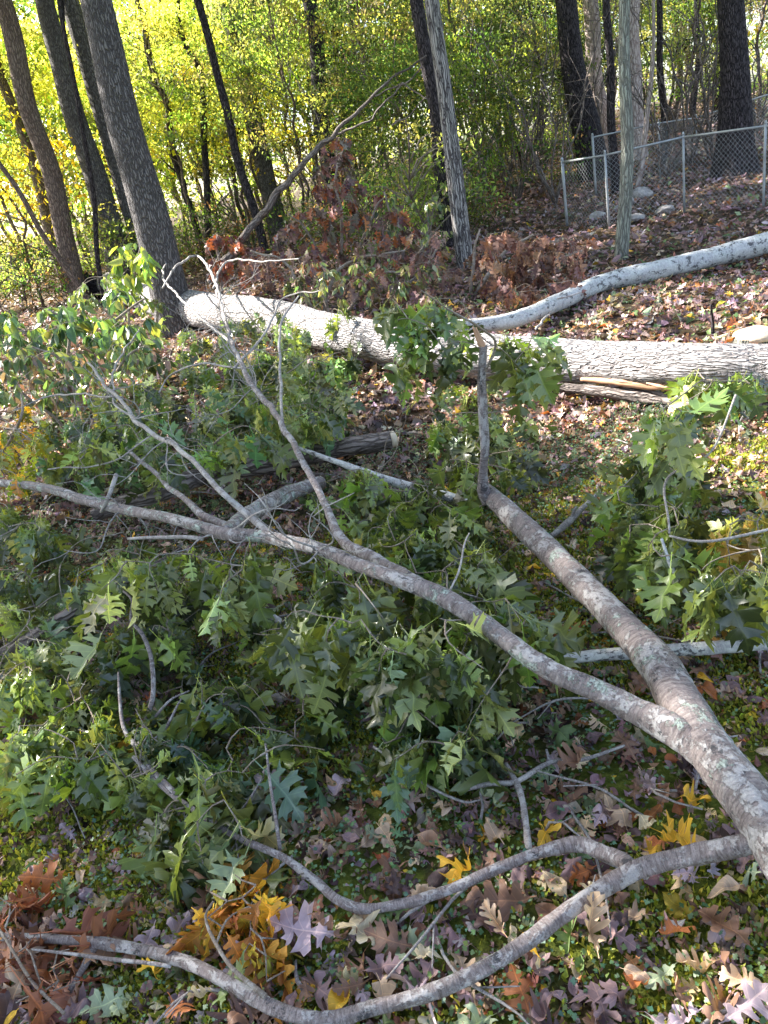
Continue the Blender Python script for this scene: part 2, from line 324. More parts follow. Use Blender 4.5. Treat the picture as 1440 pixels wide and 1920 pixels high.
T_OVATE = leaf_template([(.02, 0), (.20, .15), (.29, .32), (.28, .52), (.18, .75)], [[], [], [], [], [(.08, .90)]], (0, 1.02), .15, .014)
T_MAPLE = leaf_template([(.06, 0), (.16, .18), (.18, .42), (.12, .66)], [[(.30, -.06), (.34, .06)], [(.36, .20), (.52, .30), (.44, .38), (.34, .40)], [(.32, .50), (.40, .66), (.26, .66)], [(.18, .78), (.12, .88)]], (0, 1.0), .3, .012)
T_RHOM = (np.array([(0, 0), (.27, .42), (0, 1), (-.27, .42)], float), np.array([(0, 1, 2), (0, 2, 3)]))
T_LEN = (np.array([(0, 0), (.22, .3), (.2, .65), (0, 1), (-.2, .65), (-.22, .3)], float), np.array([(0, 1, 2), (0, 2, 3), (0, 3, 4), (0, 4, 5)]))
def subdiv(tpl):
    V, T = tpl; V = [tuple(v) for v in V]; mp = {}; out = []
    def mid(a, b):
        k = (min(a, b), max(a, b))
        if k not in mp: mp[k] = len(V); V.append(((V[a][0]+V[b][0])/2, (V[a][1]+V[b][1])/2))
        return mp[k]
    for a, b, c in T:
        x, y, z = mid(a, b), mid(b, c), mid(c, a); out += [(a, x, z), (x, b, y), (z, y, c), (x, y, z)]
    return np.array(V), np.array(out)
def unit(a): return a/(np.linalg.norm(a, axis=-1, keepdims=True)+1e-9)
def put_leaves(b, tpl, base, dirs, nrm, L, col, curl=.25, fold=.15, wave=.03, wf=1.0, crumple=0.0):
    V, T = tpl; base = np.asarray(base, float); n = len(base)
    if not n: return
    D = unit(np.asarray(dirs, float)); Nn = np.asarray(nrm, float); Nn = unit(Nn-D*(Nn*D).sum(1, keepdims=True)); Sx = np.cross(D, Nn)
    L = np.broadcast_to(L, (n,))[:, None]
    c = (curl*RNG.uniform(-.3, 1.3, n))[:, None]; k = (fold*RNG.uniform(-.5, 1.6, n))[:, None]; wv = (wave*RNG.uniform(.3, 1.5, n))[:, None]; ph = RNG.uniform(0, 6.3, n)[:, None]
    x = V[None, :, 0]*wf*RNG.uniform(.82, 1.15, n)[:, None]; y = np.repeat(V[None, :, 1], n, 0)
    yy = np.clip(y, 0, 2)
    z = k*np.abs(x)-c*yy**2+wv*np.sin(ph+yy*11+x*7)+wv*1.5*np.sin(ph*2+x*9)*np.abs(x)*3
    lx = x.copy()
    if crumple:
        for q in range(3):
            p1, p2, fx, fy = (RNG.uniform(0, 6.28, (n, 1)) if u_ < 2 else RNG.uniform(3, 11, (n, 1)) for u_ in range(4))
            z = z+crumple*RNG.uniform(.2, 1, (n, 1))*np.sin(x*fx+p1)*np.sin(y*fy+p2)
        z = z+crumple*4*RNG.uniform(-.3, 1.3, (n, 1))*x**2; x = x*(1-crumple*1.6*np.abs(x)*RNG.uniform(0, 1.6, (n, 1)))
    x = x+.12*np.sin(ph)*yy**2
    y2 = y-c*c*.35*yy**3
    co = base[:, None]+L[..., None]*(x[..., None]*Sx[:, None]+y2[..., None]*D[:, None]+z[..., None]*Nn[:, None])
    t = (T[None]+np.arange(n)[:, None, None]*len(V)).reshape(-1, 3)
    cc = np.concatenate([np.asarray(col, float), np.ones((n, 1))], 1); cc = np.repeat(cc[:, None], len(V), 1)
    b.add(co, t, col=cc, bark=np.stack([lx, y, np.repeat(RNG.uniform(0, 99, (n, 1)), len(V), 1)], -1))
def rcol(pal, n, var=.22):
    pal = np.asarray(pal, float); i = RNG.integers(0, len(pal), n); c = pal[i]*(1+var*RNG.normal(0, 1, (n, 1)))
    return np.clip(c*(1+.08*RNG.normal(0, 1, (n, 3))), .004, .9)
# ------------------------------------------------------------ standing trees
GREENS = [(.10, .19, .03), (.15, .24, .035), (.07, .14, .03), (.20, .27, .03)]
YELLOW = [(.36, .43, .12), (.46, .47, .14), (.23, .33, .09), (.50, .46, .12), (.13, .19, .06)]
def sun_hole(P):                      # openings cut into the canopy to let the low sun reach chosen patches
    t = (P[:, 2]-.35)/sd[2]; gx = P[:, 0]-sd[0]*t; gy = P[:, 1]-sd[1]*t; k = np.zeros(len(P), bool)
    for c, rx, ry in HOLES: k |= ((gx-c[0])/rx)**2+((gy-c[1])/ry)**2 < RNG.uniform(.6, 1.25, len(P))
    return k
HOLES = [(G(1060, 650, .3), 1.0, .5), (G(1180, 890), .55, .22), (G(60, 1430), .35, .25), (G(150, 830), .5, .5), (G(1130, 430), 1.7, .35), (G(1300, 365), 2.0, .4), (G(1000, 480), .9, .5), (G(600, 690, .3), .5, .3), (G(1380, 950), .3, .15), (G(480, 300, 0) if 0 else P3(-3, 14, 0), 2.5, 1.5), (G(110, 1230), .2, .2), (G(640, 470), 1.2, 1.0)]
def crown_mesh(center, rad, nclump, nleaf, L, pal, mat, name, limbs=None, limbmat=None, flat=.45, tpl=T_RHOM, seed=None, crad=.45):
    b = MB(); n = nclump; d = unit(RNG.normal(0, 1, (n, 3))); rr = RNG.uniform(.15, 1, (n, 1))**.5
    cc = np.asarray(center)+d*rr*np.asarray(rad)
    pc = rcol(pal, n, .32)
    k = np.repeat(np.arange(n), nleaf); m = len(k)
    off = RNG.normal(0, 1, (m, 3))*np.array([crad, crad, crad*flat]); base = cc[k]+off
    dr = RNG.normal(0, 1, (m, 3))+off*.8+P3(0, 0, -.5); nr = RNG.normal(0, .6, (m, 3))+P3(0, 0, 1)
    if mat is M_canopy_leaf:
        q = ~sun_hole(base); base, dr, nr, k, off = base[q], dr[q], nr[q], k[q], off[q]; m = len(k)
    col = np.clip(pc[k]*(1+.15*RNG.normal(0, 1, (m, 1))), .005, .9)
    put_leaves(b, tpl, base, dr, nr, L*RNG.uniform(.6, 1.3, m), col, .3, .3, .02)
    return b, cc
tree_n = 0
def big_tree(name, base, top, wb, wt, mat, label, cat='tree', H=15, flare=.5, crown=None, pal=GREENS, knob=.035, sides=20, wob=.05, group=None, nsub=0, limbs=5):
    """base, top: pixels of the trunk's foot and of where it leaves the frame"""
    B = G(*base) if len(base) == 2 else R(base[0], base[1], base[2]); 
    Tp = R(top[0], top[1], B[1])
    if len(base) == 3: k_ = (Tp[2]-float(hgt(B[0], B[1])))/(Tp[2]-B[2]); B = Tp+(B-Tp)*k_; B[2] = float(hgt(B[0], B[1]))
    r0, r1 = wid(B, wb), wid(Tp, wt)
    dv = (Tp-B)/max(Tp[2]-B[2], .1); e = empty(name, B); tag(e, label, cat, group)
    foot = B-dv*.25; P1 = B+(Tp-B)*.35+RNG.normal(0, .03, 3); top3 = B+dv*H*.8; top3[0] += RNG.normal(0, .2)
    b = MB(); rt = max(r1*.45, .03)
    P = tube(b, [foot, P1, Tp, B+dv*(H*.55), top3], [r0, (r0*1.2+r1*.8)/2, r1, r1*.8, rt], sides, step=.12, knob=knob, flare=flare, wob=wob, slow=True)
    b.obj('trunk', mat, e)
    if crown:
        cb, cc = crown_mesh(B+dv*H*.75, crown, int(20*crown[0]*crown[1]/4)+10, 60, .24, pal, M_canopy_leaf, 'crown', crad=.6)
        lb = MB()
        for i in range(limbs):
            c = cc[RNG.integers(len(cc))]; z0 = RNG.uniform(.5, .75)*H; st = B+dv*z0
            tube(lb, [st, st+(c-st)*.5+P3(0, 0, .3), c], [r1*.4, r1*.25, .02], 6, step=.3, wob=.08)
        lb.obj('limb', mat, e); cb.obj('crown', M_canopy_leaf, e)
    return e
big_tree('oak_tree', (336, 625), (176, -10), 72, 60, B_oak, 'thick grey furrowed oak trunk leaning left, standing right against the fallen log', H=14, crown=(3.6, 3.0, 2.4), flare=.4, wob=.02)
big_tree('oak_tree', (238, 545), (82, -10), 50, 34, B_oak, 'slimmer dark leaning trunk just left of the thickest trunk at left', H=14, crown=(3.5, 3.0, 2.4), flare=.3)
big_tree('oak_tree', (142, 530, 17), (5, -10), 34, 34, B_brown, 'pale brown trunk with a knobbly side, third big trunk from the left edge', H=15, crown=(2.8, 2.6, 1.9), flare=.3, wob=.06)
big_tree('slender_tree', (128, 545), (-14, 90), 20, 18, B_brown, 'slender brown trunk at the far left edge crossing the foliage', H=9, flare=.2)
big_tree('slender_tree', (150, 540, 16), (-8, 300), 12, 9, B_brown, 'thin dark sapling stem leaning across the lower left edge', H=7, flare=.2, sides=10)
big_tree('slender_tree', (480, 416, 17), (366, -10), 17, 14, B_dark, 'thin dark trunk leaning left against bright yellow leaves, left of the snag', H=12, crown=(2.8, 2.6, 1.9), flare=.2, sides=12, wob=.05)
big_tree('slender_tree', (395, 425, 20), (345, -10), 14, 11, B_dark, 'crooked thin dark stem with a fork near the frame top', H=12, flare=.2, sides=10, wob=.16)
big_tree('slender_tree', (190, 500, 16), (118, 0), 10, 8, B_dark, 'very thin stem just behind the slimmer leaning trunk', H=9, flare=.2, sides=8)
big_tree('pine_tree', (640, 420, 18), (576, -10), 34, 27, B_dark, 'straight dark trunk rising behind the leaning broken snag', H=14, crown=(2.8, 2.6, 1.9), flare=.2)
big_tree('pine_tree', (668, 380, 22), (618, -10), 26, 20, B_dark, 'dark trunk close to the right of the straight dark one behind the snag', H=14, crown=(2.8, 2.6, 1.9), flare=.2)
big_tree('slender_tree', (690, 365, 24), (650, -10), 18, 14, B_brown, 'brown thin trunk, rightmost of the close group behind the snag', H=14, crown=(2.8, 2.6, 1.9), flare=.2)
big_tree('striped_tree', (872, 505), (808, -10), 34, 27, B_strip, 'pale striped slender trunk leaning left in the middle', H=13, crown=(2.2, 2, 2.0), flare=.12, wob=.02)
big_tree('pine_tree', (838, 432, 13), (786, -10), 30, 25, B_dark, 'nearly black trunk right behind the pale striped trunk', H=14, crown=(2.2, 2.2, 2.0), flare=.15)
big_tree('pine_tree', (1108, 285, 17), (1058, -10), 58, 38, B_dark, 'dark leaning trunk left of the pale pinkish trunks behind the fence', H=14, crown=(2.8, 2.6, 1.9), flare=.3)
big_tree('pale_tree', (1135, 278, 20), (1104, -10), 34, 28, B_pink, 'pale pinkish sunlit trunk just right of the dark leaning trunk', H=14, flare=.2)
big_tree('pale_tree', (1193, 262, 19), (1182, -10), 40, 34, B_pink, 'broad pale brown trunk behind the thin lichen covered trunk', H=14, flare=.3)
big_tree('slender_tree', (1152, 275, 15), (1142, -10), 18, 14, B_dark, 'thin dark stem between the two pale trunks', H=12, flare=.2, sides=10)
big_tree('lichen_tree', (1162, 482), (1176, -10), 26, 20, B_lich, 'slender grey green lichen covered trunk in front of the chain link fence', H=11, crown=(1.8, 1.8, 1.6), flare=.35, wob=.035)
big_tree('slender_tree', (1240, 250, 16), (1239, -10), 14, 11, B_dark, 'thin straight dark stem midway between the lichen trunk and the big dark trunk', H=12, flare=.2, sides=10)
big_tree('slender_tree', (1304, 215, 22), (1304, 100), 12, 10, B_dark, 'short thin dark stem just left of the big dark trunk', H=5, flare=.2, sides=8)
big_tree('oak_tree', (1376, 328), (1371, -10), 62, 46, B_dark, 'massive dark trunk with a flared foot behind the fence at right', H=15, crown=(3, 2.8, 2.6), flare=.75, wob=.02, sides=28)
big_tree('pale_tree', (1205, 255, 15), (1222, 120), 11, 8, B_pink, 'thin pale dead stem leaning right beside the broad pale trunk', H=4.5, flare=.2, sides=8)
# trees added so their crowns shade the place, mostly past the frame edge
for (x, y, h_, cr) in ((-11.5, 7, 12, (3.4, 3.2, 2.6)), (-8.6, 2.6, 11, (2.6, 2.6, 2.4)), (-15, 11, 14, (3.2, 3, 3)), (-5.0, -1.6, 9, (2.4, 2.2, 2)), (-13, 1.5, 13, (3.4, 3, 2.6)), (-17, 6.5, 15, (3, 3, 3)), (9.5, 13.0, 12, (2.2, 2.2, 2)), (-7.6, 15.2, 13.5, (3.6, 2.8, 1.9)), (-4.2, 18.5, 14, (3.4, 2.6, 1.9)), (-9.5, 19, 14, (3, 2.6, 2)), (-1.2, 21, 14, (3, 2.6, 1.8))):
    B = P3(x, y, float(hgt(x, y))); e = empty('oak_tree', B)
    tag(e, 'tall green crowned oak added for shade off to the side of the fallen limbs', 'tree', 'added shade oaks around the fallen tree')
    b = MB(); tube(b, [B-P3(0, 0, .2), B+P3(.1, 0, h_*.5), B+P3(0, .1, h_*.9)], [.24, .18, .06], 16, step=.15, knob=.1, flare=.4); b.obj('trunk', B_oak, e)
    cb, cc = crown_mesh(B+P3(0, 0, h_*.8), cr, int(cr[0]*cr[1]*8), 70, .26, GREENS, M_canopy_leaf, 'crown', crad=.6); cb.obj('crown', M_canopy_leaf, e)
    lb = MB()
    for i in range(7):
        c = cc[RNG.integers(len(cc))]; st = B+P3(0, 0, h_*RNG.uniform(.45, .8)); tube(lb, [st, st+(c-st)*.5+P3(0, 0, .3), c], [.09, .06, .02], 6, step=.3, wob=.08)
    lb.obj('limb', B_oak, e)
# ------------------------------------------------------------ forest understory: prototypes, then copies
def sapling(name, H, rad, pal, ncl, nl, L, tpl=T_RHOM, z0=.25, r=.05, crad=.30, mat=None):
    """centre of the crown runs from z0*H up"""
    e = empty(name, (0, 0, 0)); b = MB(); bend = RNG.normal(0, .25, 2)
    P = tube(b, [P3(0, 0, -.3), P3(bend[0], bend[1], H*.5), P3(*RNG.normal(0, .3, 2), H)], [r, r*.7, .01], 8, step=.2, wob=.07)
    b.obj('trunk', B_brown, e)
    cb, cc = crown_mesh((0, 0, H*(.5+z0/2)), (rad, rad, H*(.5-z0/2)), ncl, nl, L, pal, M_wood_leaf, 'crown', tpl=tpl, crad=crad)
    lb = MB()
    for c in cc[::max(1, ncl//26)]:
        i = int(np.clip((c[2]/H-.12), 0.02, .95)*(len(P)-1)); tube(lb, [P[i], (P[i]+c)/2+P3(0, 0, .12), c], [.014, .009, .004], 4, step=.25, wob=.05)
    lb.obj('limb', B_grtwig, e); cb.obj('crown', M_wood_leaf, e)
    return e
YG = [(.32, .42, .12), (.42, .48, .15), (.20, .29, .09), (.52, .54, .18), (.12, .18, .06)]
DG = [(.05, .10, .03), (.07, .13, .035), (.10, .16, .04), (.12, .15, .03)]
MG = [(.12, .18, .06), (.17, .22, .08), (.25, .28, .09), (.08, .12, .06), (.22, .20, .13), (.38, .38, .13)]
protos = {
 'yellow': [sapling('yellow_beech_sapling', 9, 2.1, YG, 90, 84, .12, z0=.3, crad=.26) , sapling('yellow_beech_sapling', 6.5, 1.8, YELLOW, 62, 76, .11, z0=.2, crad=.24)],
 'gold': [sapling('golden_maple_sapling', 5, 1.3, [(.5, .37, .04), (.42, .38, .05), (.45, .42, .06)], 20, 28, .13, T_LEN)],
 'green': [sapling('green_understory_tree', 8, 2.1, MG, 80, 84, .10, T_LEN, z0=.25, crad=.26), sapling('green_understory_tree', 5.5, 1.6, MG, 54, 74, .095, z0=.2, crad=.22)],
 'dark': [sapling('dark_evergreen_tree', 5, 1.6, DG, 90, 60, .10, T_LEN)],
 'bush': [sapling('low_forest_shrub', 1.7, .95, MG+YG, 24, 40, .07, T_LEN, .15, .018, .2), sapling('low_forest_shrub', 1.3, .8, DG+[(.14, .08, .06)], 24, 36, .065, T_LEN, .15, .015, .2)],
}
used = set()
def copy_tree(o, parent=None):
    c = o.copy(); C.objects.link(c)
    if parent: c.parent = parent; c.matrix_parent_inverse = o.matrix_parent_inverse
    for ch in list(o.children):
        copy_tree(ch, c)
    return c
def plant(kind, k, x, y, s, label, cat, group, lean=None):
    p = protos[kind][k % len(protos[kind])]
    if p.name in used: o = copy_tree(p)
    else: o = p; used.add(p.name)
    o.location = (x, y, float(hgt(x, y))-.02); o.rotation_euler = (0, 0, random.uniform(0, 6.28)) if not lean else (lean, 0, random.uniform(0, 6.28))
    o.scale = (s, s, s*random.uniform(.9, 1.1)); tag(o, label, cat, group); return o
def pxx(px, Y):                       # x of a ground position under a pixel column, at distance Y
    lo, hi = -60., 60.
    for _ in range(40):
        m = (lo+hi)/2; u, v, z = project(P3(m, Y, 1.5)); 
        if u < px: lo = m
        else: hi = m
    return (lo+hi)/2
rr = random.Random(3)
for px, Y, s in [(-60, 19, 1.), (40, 23, 1.2), (120, 26, 1.3), (205, 24, 1.1), (270, 27, 1.2), (350, 20, .9), (390, 27, 1.4), (450, 22, 1.), (520, 28, 1.3), (170, 34, 1.6), (300, 36, 1.6), (20, 33, 1.6), (430, 36, 1.5), (560, 21, .8), (-40, 27, 1.4), (90, 40, 1.8), (240, 44, 1.8), (380, 46, 1.8), (500, 42, 1.7), (590, 34, 1.4), (60, 30, 1.5), (150, 23, 1.0), (330, 30, 1.3), (460, 33, 1.4), (-20, 36, 1.7), (540, 24, 1.0)]:
    plant('yellow', rr.randint(0, 1), pxx(px, Y), Y, s*rr.uniform(.9, 1.1), 'backlit yellow green leafy tree in the bright woods at left', 'tree', 'yellow green trees in the woods at left')
for px, Y, s in [(120, 19, 1), (30, 18, .8), (280, 20, .9), (500, 21, .9), (600, 19, .8), (840, 26, 1.1), (960, 30, 1.3), (1420, 22, 1.)]:
    plant('gold', 0, pxx(px, Y), Y, s, 'golden leaved young maple standing in the woods beyond the log', 'tree', 'golden maples in the woods')
for px, Y, s in [(620, 26, 1.1), (680, 31, 1.3), (740, 19, .95), (800, 24, 1.2), (860, 18, .8), (900, 27, 1.2), (980, 22, 1.0), (1040, 30, 1.3), (1100, 27, 1.1), (1180, 32, 1.4), (1250, 25, 1.0), (1320, 30, 1.3), (1400, 27, 1.1), (1460, 33, 1.4), (730, 40, 1.7), (880, 42, 1.7), (1010, 44, 1.8), (1150, 46, 1.8), (1300, 46, 1.8), (1440, 44, 1.8), (560, 18, .7), (700, 17, .75), (640, 22, 1.0), (770, 29, 1.3), (930, 33, 1.4), (1080, 36, 1.5), (1220, 36, 1.5), (1360, 35, 1.5), (1000, 18, .75), (1140, 22, .9), (1290, 20, .8)]:
    plant('green', rr.randint(0, 1), pxx(px, Y), Y, s*rr.uniform(.9, 1.1), 'green leafy understory tree in the woods at centre and right', 'tree', 'green trees in the woods')
for px, Y, s in [(760, 15.5, .75), (940, 19, .8), (900, 15.5, .62), (1000, 26, 1.0), (690, 21, .9), (1290, 23, .8), (460, 31, 1.2), (1080, 22, .7), (820, 33, 1.3)]:
    plant('dark', 0, pxx(px, Y), Y, s, 'dark bushy evergreen standing among the woodland trunks', 'tree', 'dark evergreens in the woods')
for i in range(52):
    px = rr.uniform(-60, 1040) if i < 44 else rr.uniform(1040, 1470); Y = (rr.uniform(17, 27) if px < 520 else rr.uniform(12.8, 24)) if i < 44 else rr.uniform(21, 26)
    plant('bush', rr.randint(0, 1), pxx(px, Y), Y, rr.uniform(.6, 1.25), 'knee high leafy shrub growing on the forest floor', 'shrub', 'low shrubs on the forest floor')
for k, l in protos.items():
    for p in l: assert p.name in used, p.name
for i in range(14):
    px = [940, 980, 1030, 1090, 1250, 1290, 1335, 960, 1010, 880, 700, 600, 450, 1420, 1220, 910, 1060, 760, 1270, 820][i]; Y = rr.uniform(14.5, 21); x = pxx(px, Y); B = P3(x, Y, float(hgt(x, Y))); e = empty('bare_shrub', B)
    tag(e, 'pale grey bare twiggy shrub standing in the woods', 'shrub', 'bare twiggy shrubs in the woods'); b = MB()
    for k in range(7):
        a = rr.uniform(0, 6.28); h_ = rr.uniform(1.4, 4.2); q = B+P3(math.cos(a)*.7, math.sin(a)*.6, 1)*h_*.6; q[2] = B[2]+h_
        Q = tube(b, [B-P3(0, 0, .05), (B+q)/2+P3(0, 0, .2), q], [.022, .014, .004], 5, step=.15, wob=.06)
        for _ in range(9):
            st = Q[rr.randint(len(Q)//4, len(Q)-1)]; en = st+RNG.normal(0, .42, 3)+P3(0, 0, .1); tube(b, [st, (st+en)/2+RNG.normal(0, .04, 3), en], [.007, .005, .002], 4, step=.15, wob=.02, cap=False)
    b.obj('stem', B_rot, e)
# thin background stems, each a tree of its own
for i in range(34):
    px = rr.uniform(-40, 1460); Y = rr.uniform(19, 42); x = pxx(px, Y); H = rr.uniform(9, 13); r = rr.uniform(.035, .10)
    B = P3(x, Y, float(hgt(x, Y))); e = empty('thin_forest_tree', B)
    tag(e, 'distant thin bare trunk rising through the woodland leaves', 'tree', 'thin trunks far in the woods')
    b = MB(); lx = rr.gauss(0, .5); TQ = tube(b, [B-P3(0, 0, .2), B+P3(lx*.3, 0, H*.5), B+P3(lx, 0, H)], [r, r*.8, r*.4], 8, step=.3, wob=.09); b.obj('trunk', rr.choice([B_dark, B_brown, B_dark]), e)
    b = MB()
    for k in range(5):
        st = TQ[int(len(TQ)*rr.uniform(.2, .85))]; a = rr.uniform(0, 6.28); en = st+P3(math.cos(a), math.sin(a), .7)*rr.uniform(.6, 1.6); tube(b, [st, (st+en)/2+P3(0, 0, .05), en], [r*.35, r*.2, .01], 5, step=.2, wob=.06)
    b.obj('limb', B_dark, e)
# far woods as one mass
b = MB(); n = 42000
x = RNG.uniform(-60, 60, n); y = RNG.uniform(50, 75, n); z = np.abs(RNG.uniform(0, 1, n)**.8*20)
keep = (np.sin(x*.5+1)*np.cos(z*.6)+np.sin(x*1.3+z*.9)*.6 > -.75-.3*(z < 5)); x, y, z = x[keep], y[keep], z[keep]; n = len(x)
f = np.clip((x+10)/25, 0, 1)[:, None]; col = rcol(YG, n)*(1-f)+rcol(MG, n)*f
put_leaves(b, T_RHOM, np.stack([x, y, z], 1), RNG.normal(0, 1, (n, 3)), RNG.normal(0, 1, (n, 3)), RNG.uniform(.3, .75, n), col)
tag(b.obj('far_woods', M_wood_leaf), 'far yellow green woodland seen between the trunks', 'woods', kind='stuff')
# ------------------------------------------------------------ fallen logs and limbs
def pix_path(pts):                    # (px, py, z, width px) -> points, radii
    P = [R(p[0], p[1], p[4]) if len(p) > 4 else G(p[0], p[1], p[2]) for p in pts]; return P, [wid(q, p[3]) for q, p in zip(P, pts)]
SKEL = {}                             # name -> (points, owner part empty)
def YY(pts, *Y): return [(*p[:4], float(np.interp(i, np.linspace(0, len(pts)-1, len(Y)), Y)) if len(Y) > 1 else Y[0]) for i, p in enumerate(pts)]
def limb(b, pts, sides=14, knob=.12, wob=.0, step=None, store=None, k=.86):
    P, r = pix_path(pts); r = [q*k for q in r]; Q = tube(b, P, r, sides, step=step or max(.02, np.mean(r)*.7), knob=knob, wob=wob)
    if store is not None: SKEL.setdefault(store, []).append((Q, np.interp(np.linspace(0, 1, len(Q)), np.linspace(0, 1, len(r)), r)))
    return P, r, Q
# big fallen trunk
e = empty('fallen_tree', G(900, 700)); tag(e, 'huge pale barked fallen trunk lying across the frame with a split orange underside', 'fallen trunk')
b = MB(); LOGP = [(205, 535, .28, 44), (330, 572, .26, 64), (480, 592, .25, 66), (620, 622, .25, 70), (760, 648, .24, 78), (900, 668, .24, 82), (1100, 678, .24, 80), (1300, 681, .26, 78), (1470, 687, .27, 84), (1620, 694, .28, 90)]
P, r, Q = limb(b, LOGP, 48, .07, step=.03, k=1.0); b.obj('trunk', B_log, e)
def LY(px, o): return float(G(px, 680, .25)[1])-o
b = MB(); SP = [(1090, 716, .10, 8), (1200, 724, .10, 22), (1330, 733, .10, 26), (1470, 745, .10, 32), (1620, 756, .10, 36)]
limb(b, [(a_, b_-5, 0, w_*.9, LY(a_, .07)) for a_, b_, _z, w_ in SP], 12, .12, k=1.0); o = b.obj('split_wood', W_split, e)
b = MB(); limb(b, [(a_, b_, 0, w_, LY(a_, .05)) for a_, b_, w_ in ((1000, 722, 12), (1060, 727, 16), (1200, 742, 26), (1340, 757, 32), (1480, 772, 40), (1620, 785, 44))], 14, .2, k=1.0); b.obj('torn_bark', B_rot, e)
for (x0, y0, x1, y1) in ((1150, 712, 1185, 718), (1212, 718, 1262, 731), (1290, 716, 1240, 728), (1390, 735, 1440, 742)):
    b = MB(); a, c = R(x0, y0, LY(x0, .22)), R(x1, y1, LY(x1, .22)); tube(b, [a, (a+c)/2, c], [.004, .012, .003], 5); b.obj('splinter', W_split, e)
e = empty('fallen_limb', G(1100, 560)); tag(e, 'long whitish limb with black lichen patches rising to the right behind the huge fallen trunk', 'fallen limb')
b = MB(); limb(b, [(770, 618, .26, 22), (860, 612, .22, 30), (960, 600, .18, 34), (1050, 566, .12, 36), (1130, 530, .12, 38), (1230, 506, .12, 40), (1340, 482, .13, 42), (1450, 452, .14, 46), (1560, 420, .15, 46)], 22, .10, step=.04); b.obj('bark', B_birch, e)
b = MB(); 
for pts in ([(1030, 590, .2, 4), (1018, 600, .25, 6), (1005, 617, .3, 5)], [(1045, 560, .2, 4), (1070, 555, .2, 3), (1090, 548, .2, 2)]): limb(b, pts, 6, 0, .004)
b.obj('twig', B_twig, e)
# dark root plate end at far left
e = empty('uprooted_root_plate', G(180, 545)); tag(e, 'dark earthy root end of the huge fallen trunk at left', 'root plate')
b = MB()
for i in range(26):
    a = RNG.uniform(0, 6.28); c = G(178, 535, .3); en = c+P3(RNG.normal(-.15, .12), .2*math.cos(a)+RNG.normal(0, .1), .35*math.sin(a)); tube(b, [c+P3(.2, 0, 0), (c+en)/2, en], [.10, .06, .012], 8, knob=.3, wob=.03)
b.obj('root', B_dark, e)
# near oak limb
OK = empty('fallen_oak_limb', G(1420, 1600)); tag(OK, 'large fresh cut oak limb with forks and green leaves, resting across the foreground', 'fallen limb')
b = MB(); P, r, Q = limb(b, [(1600, 1760, .20, 150), (1500, 1640, .22, 132), (1420, 1520, .24, 120), (1350, 1430, .26, 108), (1280, 1330, .28, 104), (1232, 1250, .28, 92), (1165, 1170, .28, 72), (1095, 1100, .27, 64), (1030, 1035, .25, 58), (975, 980, .24, 54), (930, 938, .24, 46), (905, 915, .26, 34)], 36, .10, step=.018, store='main', k=.80); MAINB = b.obj('limb', B_limb, OK)
b = MB(); limb(b, [(1330, 1420, .26, 80), (1270, 1375, .28, 80), (1205, 1338, .29, 68), (1130, 1300, .32, 58), (1040, 1262, .36, 52), (970, 1215, .40, 50), (900, 1165, .42, 48), (830, 1118, .44, 50), (750, 1088, .46, 38), (680, 1062, .48, 34), (600, 1030, .50, 31), (500, 1007, .50, 30), (420, 1000, .48, 32), (320, 972, .46, 28), (230, 955, .44, 26), (150, 935, .42, 24), (80, 914, .40, 21), (-20, 905, .38, 20), (-120, 905, .36, 19)], 22, .12, step=.02, store='left', k=.76); LEFTB = b.obj('branch', B_limb, OK)
tag(LEFTB, 'long branch sweeping left across the whole foreground')
b = MB(); limb(b, [(835, 1122, .44, 36), (760, 1080, .44, 34), (700, 1045, .45, 30), (645, 1018, .47, 26), (610, 950, .52, 18), (575, 880, .58, 16), (545, 820, .62, 15), (500, 755, .66, 14), (455, 690, .70, 12), (425, 610, .74, 8), (405, 545, .78, 6)], 14, .12, .006, store='up', k=.78); UPB = b.obj('branch', B_branch, OK); tag(UPB, 'mottled branch climbing towards the thick standing trunk')
b = MB(); limb(b, [(510, 1006, .5, 19), (455, 955, .55, 17), (415, 918, .6, 15), (365, 868, .64, 13), (310, 828, .66, 12), (255, 785, .68, 11), (205, 730, .7, 9), (165, 680, .72, 6)], 12, .12, .008, store='b1', k=.72); B1 = b.obj('branch', B_twig, OK)
b = MB(); limb(b, [(425, 1000, .48, 34), (450, 975, .40, 36), (500, 945, .34, 36), (550, 922, .28, 34), (600, 905, .22, 30)], 16, .12, store='b2'); 
limb(b, [(430, 990, .46, 20), (385, 968, .46, 18), (345, 938, .46, 13), (300, 895, .48, 10), (262, 865, .5, 9), (238, 840, .5, 7)], 10, .12, .006, store='b2'); B2 = b.obj('branch', B_limb, OK)
b = MB(); limb(b, [(1450, 1570, .22, 52), (1380, 1588, .2, 50), (1300, 1604, .17, 48), (1200, 1628, .14, 44), (1130, 1664, .12, 41), (1060, 1712, .11, 39), (980, 1772, .10, 37), (900, 1820, .09, 37), (800, 1862, .08, 36), (700, 1890, .08, 36), (620, 1912, .08, 36), (545, 1902, .08, 34), (480, 1872, .08, 33), (420, 1838, .08, 31), (350, 1805, .07, 29), (280, 1785, .07, 28), (190, 1768, .07, 26), (90, 1760, .07, 20), (-40, 1756, .07, 19)], 18, .16, step=.012, store='low', k=.76); LOWB = b.obj('branch', B_branch, OK); tag(LOWB, 'low branch curving along the bottom edge of the picture')
